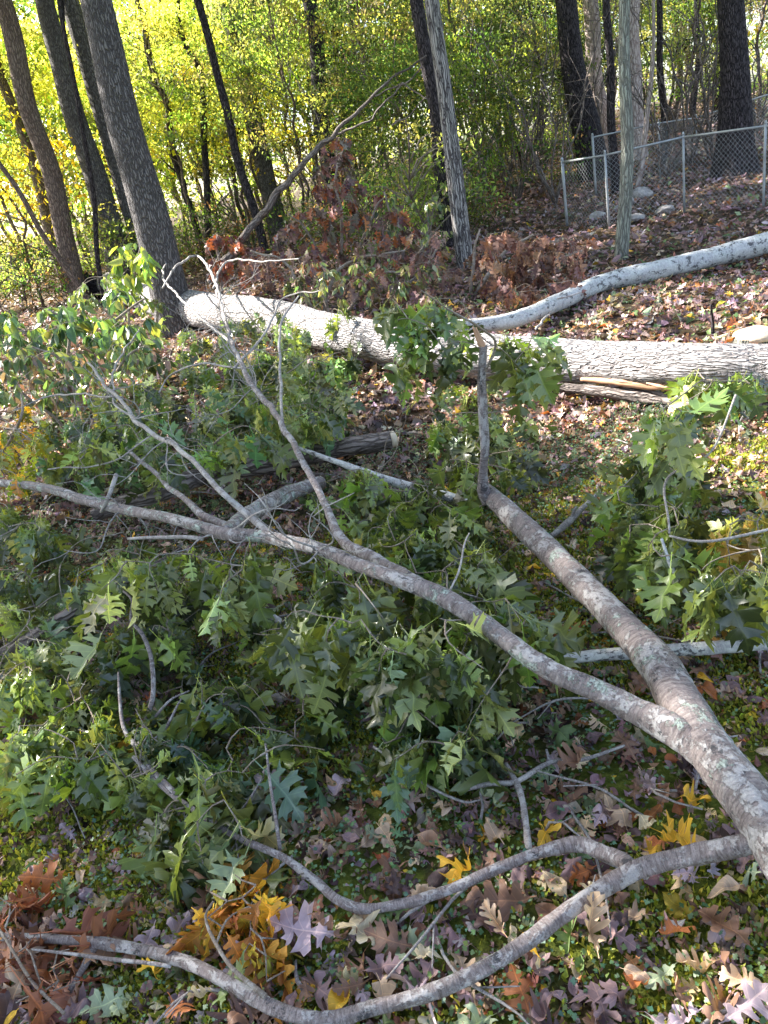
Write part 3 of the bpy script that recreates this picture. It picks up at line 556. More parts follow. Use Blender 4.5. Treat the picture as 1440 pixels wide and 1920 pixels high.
b = MB(); limb(b, [(1215, 1640, .13, 30), (1190, 1628, .13, 34), (1150, 1606, .11, 38), (1085, 1582, .11, 40), (1020, 1596, .11, 28), (940, 1626, .10, 26), (860, 1660, .09, 25), (780, 1688, .08, 25), (700, 1704, .07, 24), (645, 1694, .07, 24), (590, 1650, .07, 21), (530, 1608, .08, 19), (450, 1572, .10, 16), (380, 1530, .12, 14), (310, 1480, .14, 12), (250, 1420, .15, 10)], 14, .18, step=.012, store='low2', k=.76); LOW2 = b.obj('branch', B_branch, OK)
SY = float(G(910, 925, .27)[1])
b = MB(); limb(b, YY([(918, 940, .27, 34), (909, 922, .27, 27), (906, 870, .42, 17), (904, 800, .60, 17), (905, 740, .72, 18), (905, 680, .84, 18), (907, 650, .9, 17)], SY), 12, .2, .006, store='snap', k=.95); SN = b.obj('broken_stub', B_branch, OK)
b = MB(); p0, p1 = R(906, 655, SY), R(893, 618, SY); 
for k in range(4): q = p1+P3(RNG.normal(0, .008), 0, RNG.normal(0, .012)); tube(b, [p0, (p0+q)/2, q], [.017, .010, .002], 5)
b.obj('splinter', W_split, OK)
b = MB(); limb(b, YY([(906, 700, .88, 7), (922, 670, .9, 7), (928, 640, .9, 6), (905, 618, .95, 5), (880, 600, 1.0, 5), (840, 578, 1.02, 4), (790, 545, 1.04, 3)], SY, SY-.3), 8, .1, .002, store='snap'); SN2 = b.obj('branch', B_grtwig, OK)
# other logs
def log_thing(name, label, cat, paths, mat, sides=14, knob=.15, wob=.0, key=None, group=None):
    e = empty(name, G(paths[0][0][0], paths[0][0][1])); tag(e, label, cat, group); 
    for pts in paths:
        b = MB(); limb(b, pts, sides, knob, wob, store=key); b.obj('stem' if pts is paths[0] else 'side_branch', mat, e)
    return e
DLP = [(175, 968, .12, 26), (230, 945, .15, 34), (290, 925, .19, 42), (370, 896, .22, 46), (450, 876, .23, 48), (540, 858, .24, 46), (620, 842, .24, 44), (690, 832, .24, 42), (735, 824, .24, 40)]
LG = log_thing('short_dark_log', 'dark weathered log lying between the pale limbs, cut end pointing right', 'log', [DLP], B_rot, 24, .14)
b = MB(); P = G(737, 823.5, .24); tube(b, [P+P3(-.01, 0, 0), P+P3(.014, .001, 0)], [wid(P, 32), wid(P, 30)], 18); b.obj('cut_face', W_cut, LG)
KB = log_thing('fallen_branch', 'brown branch poking in from the left edge with a pale debarked tip', 'fallen branch', [[(-90, 1300, .1, 34), (0, 1232, .15, 32), (60, 1195, .2, 30), (130, 1150, .26, 26), (200, 1105, .3, 20), (290, 1060, .3, 14), (340, 1030, .3, 10)]], B_rot, 12, .14, key='kb')
OB = log_thing('fallen_branch', 'grey lichen spotted branch lying on the ground under the big limb at right', 'fallen branch', [[(950, 1250, .06, 16), (1020, 1240, .07, 22), (1120, 1228, .08, 26), (1260, 1220, .09, 29), (1360, 1212, .1, 30), (1460, 1202, .1, 32), (1560, 1195, .1, 32)], [(1345, 1190, .1, 16), (1320, 1150, .2, 11), (1285, 1110, .3, 10), (1258, 1060, .38, 9), (1240, 1010, .45, 6)]], B_birch, 16, .14, key='ob')
NB = log_thing('fallen_branch', 'thin knotty pale branch lying on the moss in front of the main limb', 'fallen branch', [[(992, 1590, .07, 15), (986, 1530, .07, 14), (975, 1480, .07, 14), (948, 1432, .07, 9)], [(868, 1482, .06, 9), (920, 1472, .06, 11), (972, 1466, .07, 12), (1030, 1426, .06, 10), (1090, 1420, .05, 9), (1140, 1408, .05, 7), (1180, 1395, .05, 5)], [(1030, 1426, .06, 7), (1024, 1405, .08, 5)]], B_twig, 9, .16, .003)
SNG = log_thing('leaning_snag', 'broken leaning grey brown snag reaching up right in front of the striped trunk', 'dead tree', [YY([(a_, b_, c_, w_*.78) for a_, b_, c_, w_ in p_], 12.3, 11.6) for p_ in [[(395, 530, .2, 24), (430, 480, .6, 22), (480, 415, 1.1, 20), (545, 335, 1.75, 17), (600, 275, 2.2, 14), (660, 220, 2.7, 10), (720, 160, 3.2, 7), (800, 104, 3.75, 5)], [(600, 275, 2.2, 8), (640, 250, 2.4, 7), (700, 215, 2.7, 5), (790, 125, 3.6, 4)], [(700, 180, 3.0, 4), (755, 160, 3.2, 5), (800, 185, 3.0, 3)], [(735, 235, 2.5, 6), (765, 215, 2.7, 4), (800, 180, 3.0, 3)]]], B_rot, 10, .14, .02)
log_thing('fallen_branch', 'thin grey branch stub lying in the leaves right of the foliage gap', 'fallen branch', [[(1035, 1005, .04, 12), (1065, 980, .05, 15), (1095, 950, .06, 12), (1125, 922, .06, 8)], [(1070, 975, .05, 8), (1080, 950, .1, 6)]], B_twig, 9, .15)
log_thing('fallen_branch', 'mottled branch half buried in green leaves below the dark log', 'fallen branch', [[(560, 840, .35, 8), (620, 862, .3, 12), (690, 888, .25, 18), (760, 910, .2, 20), (835, 930, .18, 22), (880, 945, .15, 24)]], B_birch, 12, .14)
log_thing('fallen_branch', 'white patched branch piece showing deep under the oak leaves', 'fallen branch', [[(420, 1120, .05, 10), (470, 1130, .05, 16), (560, 1190, .05, 18), (640, 1216, .05, 18), (700, 1240, .05, 12)]], B_birch, 12, .14)
log_thing('fallen_branch', 'curved pale twig crossing between the leaves at the right edge', 'fallen branch', [[(1255, 1005, .45, 5), (1300, 1012, .45, 6), (1370, 1008, .45, 7), (1450, 990, .45, 7)], [(1255, 1000, .45, 5), (1252, 900, .5, 6), (1330, 850, .6, 5), (1380, 740, .75, 5)]], B_twig, 7, .1, .004, key='rt')
log_thing('upright_stick', 'short dark stick standing upright near the stump', 'stick', [[(1336, 632, 0, 8), (1336, 600, .12, 7), (1333, 572, .24, 5)]], B_dark, 7)
# stump
e = empty('tree_stump', G(1418, 640)); tag(e, 'low sawn stump with a pale cut top and mossy side behind the huge fallen trunk', 'stump')
c = G(1418, 640); rs = wid(c, 84); b = MB(); tube(b, [c-P3(0, 0, .15), c+P3(0, 0, .05)], [rs*1.1, rs*.95], 26, step=.04, knob=.12, cap=False); b.obj('side', B_lich, e)
b = MB(); tube(b, [c+P3(0, 0, .03), c+P3(0, 0, .062)], [rs*.97, rs*.95], 26, step=.02); b.obj('cut_top', W_cut, e)
# rocks
import bmesh
def rock(px, py, wpx, fl, label):
    P = G(px, py); r = wid(P, wpx); bm = bmesh.new(); bmesh.ops.create_icosphere(bm, subdivisions=3, radius=1)
    k = [unit(RNG.normal(0, 1, 3)) for _ in range(9)]; kd = RNG.uniform(.55, .9, 9)
    for v in bm.verts:
        c = np.array(v.co)
        for q, d_ in zip(k, kd):
            t = c@q
            if t > d_: c = c-q*(t-d_)*.9
        c = c*(1+.03*RNG.normal()); v.co = Vector((c[0]*r, c[1]*r*.8, c[2]*r*fl))
    me = bpy.data.meshes.new('stone'); bm.to_mesh(me); bm.free(); me.materials.append(M_rock)
    o = bpy.data.objects.new('stone', me); C.objects.link(o); o.location = Vector(P+P3(0, 0, r*fl*.5)); o.rotation_euler = (0, 0, RNG.uniform(0, 6)); tag(o, label, 'stone', 'grey stones by the fence')
for a in ((1122, 412, 44, .5, 'flat grey stone nearest the fence corner post'), (1178, 384, 26, .8, 'upright grey stone beside the lichen trunk'), (1205, 372, 44, .7, 'largest pale stone at the top of the heap right of the lichen trunk'), (1190, 415, 40, .45, 'low stone just right of the foot of the lichen trunk'), (1245, 400, 46, .45, 'long low stone at the right end of the heap'), (1160, 395, 22, .6, 'small stone tucked behind the lichen trunk')): rock(*a)
# ------------------------------------------------------------ chain link fences
def fence(posts, H, label, skip_mesh=False, r=.016, wire=.0019, tube_rail=.016, cell=.07):
    """posts: ground positions"""
    e = empty('chain_link_fence', posts[0]); tag(e, label, 'fence')
    for i, p in enumerate(posts):
        b = MB(); rr_ = r*(1.5 if i in (0, len(posts)-1) else 1.1); tube(b, [p-P3(0, 0, .1), p+P3(0, 0, H+.02)], [rr_, rr_], 12, step=.3); o = b.obj('post', M_galv, e)
        b = MB(); tube(b, [p+P3(0, 0, H+.02), p+P3(0, 0, H+.06)], [rr_*1.15, rr_*.6], 12, step=.02); k = b.obj('cap', M_galv, o)
        k.location = Vector(P3(*k.location)); 
    for p, q in zip(posts[:-1], posts[1:]):
        d = q-p; L = np.linalg.norm(d[:2]); u = d/L; nrm = P3(-u[1], u[0], 0)
        b = MB(); tube(b, [p+P3(0, 0, H-.01), q+P3(0, 0, H-.01)], [tube_rail, tube_rail], 10, step=.4); b.obj('top_rail', M_galv, e)
        b = MB(); n = int((L+H)/cell)
        for k in range(-int(H/cell)-1, int(L/cell)+1):
            for s in (1, -1):
                x0 = k*cell; # rising line from z=0 at x0 to z=H at x0+H
                a0, a1 = max(0, -x0), min(H-.03, L-x0)
                if a1-a0 < .03: continue
                A = (x0+a0, a0); Bq = (x0+a1, a1)
                if s < 0: A = (L-A[0], A[1]); Bq = (L-Bq[0], Bq[1])
                pa, pb = p+u*A[0]+P3(0, 0, A[1]+.02)+nrm*(.028+s*.002), p+u*Bq[0]+P3(0, 0, Bq[1]+.02)+nrm*(.028+s*.002)
                tube(b, [pa, pb], [wire, wire], 4, step=3, cap=False)
        b.obj('wire_mesh', M_galv, e)
def gp(px, py): return G(px, py)
FH = 1.02
fence([gp(1064, 430), gp(1142, 428), gp(1283, 398), gp(1431, 392), gp(1500, 385)], FH, 'grey chain link fence in front of the massive dark trunk at right')
fence([gp(1118, 372), gp(1238, 345), gp(1306, 322), gp(1460, 275)], FH*1.05, 'second chain link fence run farther back beyond the stones')
fence([gp(-60, 540), gp(50, 525), gp(130, 512)], 1.0, 'faint chain link fence far back in the bright leaves at left')
# ------------------------------------------------------------ leafy twigs: grown from the limbs to points in the leaf mass
def inpoly(px, py, poly):
    c = False; j = len(poly)-1
    for i in range(len(poly)):
        xi, yi = poly[i]; xj, yj = poly[j]
        if (yi > py) != (yj > py) and px < (xj-xi)*(py-yi)/(yj-yi)+xi: c = not c
        j = i
    return c
def sample_poly(poly, n):
    xs = [p[0] for p in poly]; ys = [p[1] for p in poly]; out = []
    while len(out) < n:
        a, b_ = RNG.uniform(min(xs), max(xs)), RNG.uniform(min(ys), max(ys))
        if inpoly(a, b_, poly): out.append((a, b_))
    return out
OAKG = [(.10, .14, .035), (.135, .18, .04), (.06, .085, .028), (.17, .21, .05), (.11, .15, .085), (.23, .27, .11), (.045, .06, .025)]
OAKB = [(.06, .11, .065), (.085, .15, .10), (.05, .09, .05)]
def grow(keys, anchors, owner, pal, nleaf=7, L=.15, tpl=T_OAK, mat=None, droop=1.0, curl=.5, twigmat=None, maxd=9, tr=1.0, spread=1.0, name='foliage', special=None, maxroots=18):
    """twigs grow from the limbs named in keys to the anchors; every twig system is a part with its own leaves"""
    nodes = np.array([q for k in keys for (Q, r) in SKEL[k] for q in Q[::3]]); n0 = len(nodes)
    root = -np.ones(n0, int); A = np.array(anchors); d0 = np.array([np.min(np.linalg.norm(nodes-a, axis=1)) for a in A]); order = np.argsort(d0)
    sysm = []
    if owner.name.startswith('branch') and owner.parent is OK:      # the dark log stays clear of the leaf mass
        lx, ly, _z = project(A); yl = np.interp(lx, [p[0] for p in DLP], [p[1] for p in DLP]); order = [i for i in order if not (200 < lx[i] < 760 and -45 < yl[i]-ly[i] < 38 and RNG.random() < .85)]
    for ai in order:
        a = A[ai]; dd = np.linalg.norm(nodes-a, axis=1)+.6*np.maximum(0, nodes[:, 2]-a[2]-.3)
        if len(sysm) >= maxroots: dd[root < 0] += 5
        else: dd[root < 0] += .12
        i = int(np.argmin(dd)); s = nodes[i]; dist = np.linalg.norm(a-s); rt = root[i]
        if rt < 0: rt = len(sysm); sysm.append((MB(), []))
        tb, lv = sysm[rt]; dist = max(dist, .02)
        mid = s+(a-s)*.5+P3(*RNG.normal(0, .07*dist+.01, 2), .18*dist*RNG.uniform(0, 1.2)); r0 = (.0016+.0022*min(dist, 1.2))*tr
        Q = tube(tb, [s, mid, a], [r0*1.6, r0, .0013*tr], 5, step=max(.03, dist/9), wob=.012*min(1, dist*3), cap=False)
        if Q is None or len(Q) < 2: continue
        nodes = np.vstack([nodes, Q[1:]]); root = np.concatenate([root, np.full(len(Q)-1, rt)]); td = unit(Q[-1]-Q[max(0, len(Q)-3)])
        k = max(2, int(nleaf*RNG.uniform(.6, 1.4))); base = a+RNG.uniform(-1, .15, (k, 1))*td*.10
        az = RNG.uniform(0, 6.28, k); dr = np.stack([np.cos(az), np.sin(az), 0*az], 1)*spread*.75+td*.5+P3(0, 0, -droop)*RNG.uniform(.5, 1.6, (k, 1))
        col = rcol(pal, k, .2)*RNG.uniform(.65, 1.35)
        if special: col = special(a, col)
        lv.append((base, dr, np.stack([np.cos(az)*droop, np.sin(az)*droop, 0*az+.55], 1)+RNG.normal(0, .55, (k, 3)), col, (.97 if tpl is T_OAK else 1)*L*RNG.uniform(.55, 1.3, k)))
    for tb, lv in sysm:
        if tb.n: tb.obj('twig', twigmat or B_grtwig, owner)
        if not lv: continue
        lb = MB(); bs = np.vstack([l[0] for l in lv]); dr = unit(np.vstack([l[1] for l in lv])); Ls = np.concatenate([l[4] for l in lv])
        put_leaves(lb, tpl, bs+dr*(Ls*.25)[:, None], dr, np.vstack([l[2] for l in lv]), Ls, np.vstack([l[3] for l in lv]), curl, .45, .05, .8 if tpl is T_OAK else 1.0, .05)
        lb.obj(name, mat or M_green, owner)
def AN(poly, n, z0, z1, pw=1.0): return [G(px, py, z0+(z1-z0)*RNG.uniform()**pw) for px, py in sample_poly(poly, n)]
def autumn(pts, rad, pal):            # turned leaves around given points
    C0 = [G(x, y, z) for (x, y, z) in pts]
    def f(a, col):
        for c, r_ in zip(C0, rad):
            if np.linalg.norm((a-c)[:2]) < r_: return rcol(pal, len(col), .2)
        return col
    return f
YEL = [(.30, .30, .04), (.38, .30, .04), (.20, .26, .04), (.38, .20, .04)]
# centre and left masses of the near limb
grow(['left'], AN([(90, 1040), (250, 1010), (520, 1030), (800, 1110), (900, 1190), (960, 1290), (880, 1330), (700, 1260), (500, 1190), (300, 1200), (130, 1180)], 104, .05, .5), LEFTB, OAKG, 7, .15)
grow(['left', 'low2'], AN([(200, 1180), (420, 1260), (640, 1290), (880, 1300), (960, 1350), (900, 1420), (620, 1430), (520, 1390), (480, 1480), (300, 1450), (200, 1330)], 56, .03, .25), LEFTB, OAKG+OAKB, 7, .145)
grow(['low2'], AN([(0, 1290), (180, 1250), (260, 1340), (330, 1450), (300, 1520), (160, 1440), (0, 1480)], 46, .03, .22), LOW2, OAKG+[(.2, .27, .05), (.14, .2, .05)], 7, .13, special=autumn([(150, 1400, .1)], [.05], YEL))
grow(['low2'], [G(x, y, z) for x, y, z in ((335, 1500, .2), (370, 1540, .2), (340, 1590, .16), (420, 1500, .2), (300, 1530, .15), (380, 1620, .12), (450, 1550, .16), (560, 1640, .1))], LOW2, OAKG, 6, .17)
grow(['up', 'b2', 'main'], AN([(560, 900), (700, 860), (850, 920), (900, 980), (960, 1100), (1010, 1200), (900, 1180), (760, 1070), (640, 1000)], 96, .04, .42), UPB, OAKG, 7, .15)
grow(['b1', 'b2'], AN([(110, 740), (260, 690), (430, 720), (520, 800), (480, 870), (380, 910), (300, 880), (100, 900), (60, 820)], 120, .08, .6), B1, OAKG+[(.09, .17, .08)], 7, .15, special=autumn([(140, 760, .3), (270, 690, .3)], [.25, .2], YEL))
grow(['up'], AN([(420, 690), (560, 640), (650, 690), (640, 800), (560, 850), (500, 800)], 70, .1, .6), UPB, OAKG+[(.10, .18, .09)], 7, .15)
grow(['up'], AN([(320, 620), (420, 600), (640, 560), (680, 660), (600, 720), (460, 680), (350, 700)], 62, .15, .75), UPB, OAKG+[(.12, .2, .06)], 6, .15, special=autumn([(335, 680, .5), (590, 545, .5)], [.28, .2], [(.45, .16, .03), (.38, .30, .04)]))
grow(['snap'], [R(x, y, SY+.5*RNG.uniform()) for x, y, z in ((745, 600, 1.0), (770, 640, .9), (800, 610, .95), (830, 650, .85), (860, 640, .9), (880, 590, 1.0), (760, 680, .8), (800, 560, 1.05), (820, 560, 1.0), (960, 630, .9), (990, 655, .85), (970, 690, .8), (1000, 620, .9), (735, 560, .9))], SN2, OAKG+[(.12, .2, .06)], 6, .16)
grow(['snap'], AN([(790, 720), (880, 700), (980, 740), (1010, 800), (980, 860), (960, 900), (850, 920), (830, 840), (790, 800)], 26, .1, .4), SN, OAKG, 7, .155)
grow(['rt', 'ob'], AN([(1165, 850), (1240, 800), (1290, 880), (1290, 980), (1250, 1070), (1190, 1060), (1150, 960)], 40, .15, .45), OB, OAKG+[(.14, .2, .05)], 6, .145)
grow(['rt', 'ob'], AN([(1210, 700), (1330, 660), (1420, 690), (1420, 730), (1300, 760), (1310, 840), (1220, 800)], 12, .45, .8), OB, OAKG+[(.12, .2, .06)], 6, .14)
grow(['rt', 'ob'], AN([(1280, 960), (1450, 940), (1460, 1150), (1360, 1140), (1280, 1060)], 34, .12, .5), OB, OAKG+[(.2, .22, .04)], 6, .14, special=autumn([(1400, 1110, .2)], [.10], [(.24, .22, .05), (.3, .2, .05)]))
grow(['kb'], AN([(-40, 1060), (110, 1040), (180, 1130), (120, 1250), (0, 1290), (-60, 1200)], 40, .04, .35), KB, OAKG+[(.16, .22, .05)], 6, .13)
grow(['left'], AN([(-60, 960), (60, 950), (130, 1010), (60, 1060), (-60, 1060)], 22, .05, .35), LEFTB, OAKG, 6, .14)
# yellow and rust sprays at the bottom left
SKEL['tw1'] = []; YS = empty('turned_oak_spray', G(450, 1800)); tag(YS, 'spray of yellow and orange oak leaves on a thin twig at the bottom left', 'leafy twig')
b = MB(); limb(b, [(498, 1868, .10, 12), (440, 1820, .12, 10), (405, 1770, .13, 8), (385, 1720, .13, 6), (400, 1690, .13, 5)], 8, .12, store='tw1'); limb(b, [(405, 1770, .13, 6), (430, 1720, .12, 4), (490, 1690, .1, 3)], 6, .1, store='tw1'); b.obj('stem', B_grtwig, YS)
grow(['tw1'], [G(x, y, z) for x, y, z in ((400, 1680, .12), (440, 1640, .12), (480, 1660, .1), (420, 1740, .1), (470, 1740, .1), (500, 1790, .08), (390, 1720, .12), (520, 1760, .07), (450, 1800, .07), (500, 1840, .06), (470, 1700, .1), (535, 1820, .06))], YS, [(.50, .27, .03), (.58, .38, .05), (.42, .18, .04), (.32, .13, .04), (.3, .28, .05)], 5, .115, T_WOAK, mat=M_litter)
SKEL['tw2'] = []; RS = empty('rust_oak_spray', G(60, 1800)); tag(RS, 'spray of rust brown oak leaves in the bottom left corner', 'leafy twig')
b = MB(); limb(b, [(120, 1900, .09, 8), (60, 1840, .10, 7), (10, 1760, .12, 6), (-30, 1700, .12, 5)], 7, .12, store='tw2'); b.obj('stem', B_grtwig, RS)
grow(['tw2'], [G(x, y, z) for x, y, z in ((30, 1700, .12), (60, 1760, .12), (20, 1800, .1), (100, 1820, .1), (-10, 1680, .12), (80, 1860, .08), (30, 1880, .08), (130, 1780, .1), (10, 1740, .12), (150, 1840, .08))], RS, [(.26, .10, .05), (.19, .07, .04), (.38, .20, .13), (.15, .06, .045)], 5, .15, T_OAK, mat=M_litter)
YL = empty('turned_oak_spray', G(30, 880, 0)); tag(YL, 'bright yellow orange leaf clump at the left edge above the sweeping branch', 'leafy twig')
SKEL['tw3'] = []; b = MB(); limb(b, [(-40, 900, .1, 8), (10, 840, .3, 7), (40, 780, .5, 6), (40, 740, .55, 4)], 7, .1, store='tw3'); b.obj('stem', B_grtwig, YL)
grow(['tw3'], AN([(-30, 720), (60, 720), (95, 790), (90, 870), (40, 900), (-30, 880)], 20, .2, .5), YL, [(.42, .34, .03), (.5, .28, .03), (.25, .26, .03), (.16, .2, .03)], 7, .11)
# broad leaved shrub at left
def lift_up(p, px, py): return p if p[2] > float(hgt(p[0], p[1]))+.06 else G(px, py, RNG.uniform(.06, .25))
def shrub(name, label, cat, stems, poly, n, Y0, Y1, pal, nleaf, L, tpl, mat, droop, key, group=None):
    Ym = (Y0+Y1)/2; P0 = R(*stems[0][0][:2], Ym); P0[2] = float(hgt(P0[0], P0[1])); e = empty(name, P0); tag(e, label, cat, group); b = MB()
    for st in stems: limb(b, [(p[0], p[1], 0, p[3], Ym) if i else (p[0], float(project(P0)[1])+15, 0, p[3], Ym) for i, p in enumerate(st)], 7, .1, .01, store=key)
    b.obj('stem', B_grtwig, e); grow([key], [lift_up(R(px, py, RNG.uniform(Y0, Y1)), px, py) for px, py in sample_poly(poly, n)], e, pal, nleaf, L, tpl, mat, droop); return e
shrub('broadleaf_shrub', 'shrub with drooping glossy oval leaves at left in front of the thick trunk', 'shrub', [[(120, 690, 0, 8), (130, 620, .4, 7), (90, 580, .8, 4)], [(140, 690, 0, 8), (200, 620, .4, 7), (270, 560, .9, 4)], [(120, 690, 0, 7), (60, 640, .5, 6), (-20, 600, .8, 4)]],
      [(-40, 575), (120, 560), (220, 530), (300, 590), (300, 680), (180, 690), (60, 670), (-40, 650)], 110, 6.6, 8.2, [(.05, .10, .045), (.07, .13, .06), (.10, .16, .06), (.18, .22, .05)], 8, .13, T_LEN, M_green, 1.1, 'shr')
shrub('broadleaf_shrub', 'small upright leafy shoots growing beside the foot of the second trunk', 'shrub', [[(225, 600, 0, 6), (225, 540, .6, 5), (215, 480, 1.2, 3)], [(235, 600, 0, 6), (250, 520, .8, 4), (265, 460, 1.4, 3)]],
      [(190, 500), (230, 430), (270, 440), (290, 520), (240, 570)], 26, 8.6, 9.2, [(.12, .2, .05), (.22, .28, .05)], 6, .15, T_LEN, M_green, 1.1, 'shr2')
shrub('red_oak_sapling', 'young oak with red and rust leaves behind the huge trunk near the snag', 'sapling', [[(640, 500, 0, 9), (640, 420, .9, 7), (630, 330, 1.8, 5), (650, 260, 2.4, 3)], [(640, 500, 0, 7), (580, 440, .9, 5), (540, 400, 1.3, 3)], [(640, 470, .3, 7), (700, 400, 1.1, 5), (720, 370, 1.3, 3)]],
      [(500, 440), (570, 370), (610, 250), (650, 250), (690, 350), (790, 410), (840, 480), (740, 520), (560, 520)], 120, 10.4, 12.4, [(.12, .055, .05), (.16, .075, .065), (.11, .06, .065), (.19, .13, .14), (.32, .10, .04), (.10, .09, .06)], 6, .15, T_OAKLOW, M_litter, .9, 'red')
shrub('red_oak_sapling', 'low rust red leaved oak sprout left of the snag behind the log', 'sapling', [[(420, 540, 0, 8), (410, 480, .5, 6), (400, 440, .9, 3)], [(430, 540, 0, 6), (470, 480, .6, 4)]],
      [(380, 430), (440, 430), (540, 470), (520, 520), (400, 520)], 36, 11, 11.8, [(.30, .09, .04), (.2, .07, .05), (.16, .08, .08)], 6, .14, T_OAKLOW, M_litter, .9, 'red2')
shrub('wilted_branch', 'heap of wilted brown hanging leaves right of the striped trunk', 'dead branch', [[(880, 560, .05, 10), (940, 480, .6, 8), (1000, 440, .9, 5)], [(900, 560, .05, 9), (1010, 500, .5, 7), (1090, 470, .7, 4)], [(880, 560, .05, 8), (890, 470, .5, 6), (900, 430, .8, 4)]],
      [(880, 440), (960, 420), (1100, 450), (1110, 510), (1050, 560), (960, 560), (880, 530)], 120, 7.2, 9.4, [(.16, .08, .065), (.22, .12, .09), (.12, .06, .055), (.28, .15, .10)], 6, .13, T_OAKLOW, M_litter, 1.4, 'wil')
shrub('wilted_branch', 'tangle of grey twigs and dull brown leaves below the red leaved oak', 'dead branch', [[(600, 560, .05, 9), (640, 500, .6, 7), (760, 470, .9, 4)], [(600, 560, .05, 9), (540, 500, .5, 6), (470, 470, .7, 4)], [(650, 560, .05, 8), (780, 520, .5, 6), (830, 450, .8, 4)]],
      [(430, 460), (560, 450), (700, 440), (850, 430), (880, 520), (800, 570), (560, 545), (440, 520)], 110, 8, 10.5, [(.13, .075, .07), (.19, .12, .11), (.11, .07, .07), (.10, .11, .05), (.25, .15, .12)], 5, .12, T_OAKLOW, M_litter, 1.2, 'wil2')
shrub('tangled_shrub', 'low dark green leafy undergrowth at left below the broad leaved shrub', 'shrub', [[(150, 740, 0, 8), (120, 690, 1, 6), (60, 650, 1.7, 4)], [(160, 740, 0, 8), (230, 680, 1, 6), (290, 640, 1.5, 4)], [(150, 740, 0, 7), (20, 720, 1, 5), (-30, 700, 1, 3)]],
      [(-40, 640), (120, 650), (300, 640), (340, 700), (280, 760), (100, 770), (-40, 730)], 150, 5.4, 6.8, [(.06, .10, .04), (.10, .15, .06), (.15, .19, .07), (.16, .11, .09)], 7, .09, T_LEN, M_green, .7, 'lug')
shrub('tangled_shrub', 'leafy undergrowth around the foot of the thick leaning trunk', 'shrub', [[(250, 660, 0, 8), (220, 610, 1, 6), (170, 560, 1.7, 4)], [(260, 660, 0, 8), (290, 620, 1, 6), (300, 560, 1.5, 4)]],
      [(130, 540), (220, 500), (300, 560), (320, 640), (200, 640), (120, 600)], 60, 8.2, 9.2, [(.08, .13, .05), (.13, .18, .06), (.18, .22, .07)], 7, .09, T_LEN, M_green, .8, 'lug2')
# mixed low greenery behind the trunk at the centre, with trailing vines
shrub('tangled_shrub', 'tangled green shrub between the snag and the striped trunk', 'shrub', [[(760, 540, 0, 8), (740, 440, 1, 6), (720, 360, 1.7, 4)], [(770, 540, 0, 8), (800, 440, 1, 6), (800, 380, 1.5, 4)]],
      [(690, 380), (840, 340), (850, 500), (760, 540), (690, 520)], 90, 11, 12.5, MG+DG, 8, .09, T_LEN, M_green, .9, 'tan')
shrub('tangled_shrub', 'low green undergrowth just behind the middle of the huge trunk', 'shrub', [[(620, 570, 0, 8), (600, 530, .4, 6), (570, 490, .7, 4)], [(630, 570, 0, 8), (700, 520, .5, 6), (780, 510, .6, 4)]],
      [(520, 500), (700, 470), (840, 500), (800, 570), (560, 570)], 70, 8, 9.5, MG+[(.16, .08, .07)], 8, .09, T_LEN, M_green, .7, 'tan2')
# bare twig tangles on the near limb
def tangle(owner, starts, n, Ln, rad, mat=B_twig, up=.4):
    for s in starts:
        p = G(*s)
        for _ in range(n):
            b = MB()
            d = unit(RNG.normal(0, 1, 3)*P3(1, .7, .8)+P3(0, 0, up)); q = p+d*Ln*RNG.uniform(.4, 1); m = (p+q)/2+RNG.normal(0, .1*Ln, 3)
            Q = tube(b, [p, m, q], [rad, rad*.7, rad*.3], 5, step=.03, wob=.02, cap=False)
            for _k in range(3):
                s2 = Q[RNG.integers(1, len(Q))]; d2 = unit(d+RNG.normal(0, .8, 3)); tube(b, [s2, s2+d2*Ln*.25+RNG.normal(0, .02, 3), s2+d2*Ln*.45], [rad*.5, rad*.4, rad*.2], 4, step=.04, wob=.01, cap=False)
            b.obj('twig', mat, owner)
tangle(UPB, [(425, 610, .74), (440, 660, .70), (410, 560, .78), (480, 725, .68)], 5, .5, .0036)
tangle(B1, [(205, 730, .7), (310, 828, .66), (255, 785, .68)], 3, .4, .0035)
tangle(LEFTB, [(230, 955, .44), (600, 1030, .5), (420, 1000, .48)], 3, .4, .004)
tangle(LEFTB, [(300, 1100, .2), (450, 1150, .15), (620, 1150, .15), (760, 1200, .12), (250, 1200, .15), (560, 1300, .08), (850, 1280, .1)], 3, .35, .0028, B_grtwig)
tangle(B1, [(150, 800, .3), (350, 760, .3), (480, 760, .3), (100, 860, .2), (420, 850, .2)], 3, .45, .0035, B_twig)
tangle(UPB, [(560, 620, .4), (620, 700, .3), (700, 900, .2), (800, 960, .2), (600, 800, .3)], 3, .4, .003, B_grtwig)
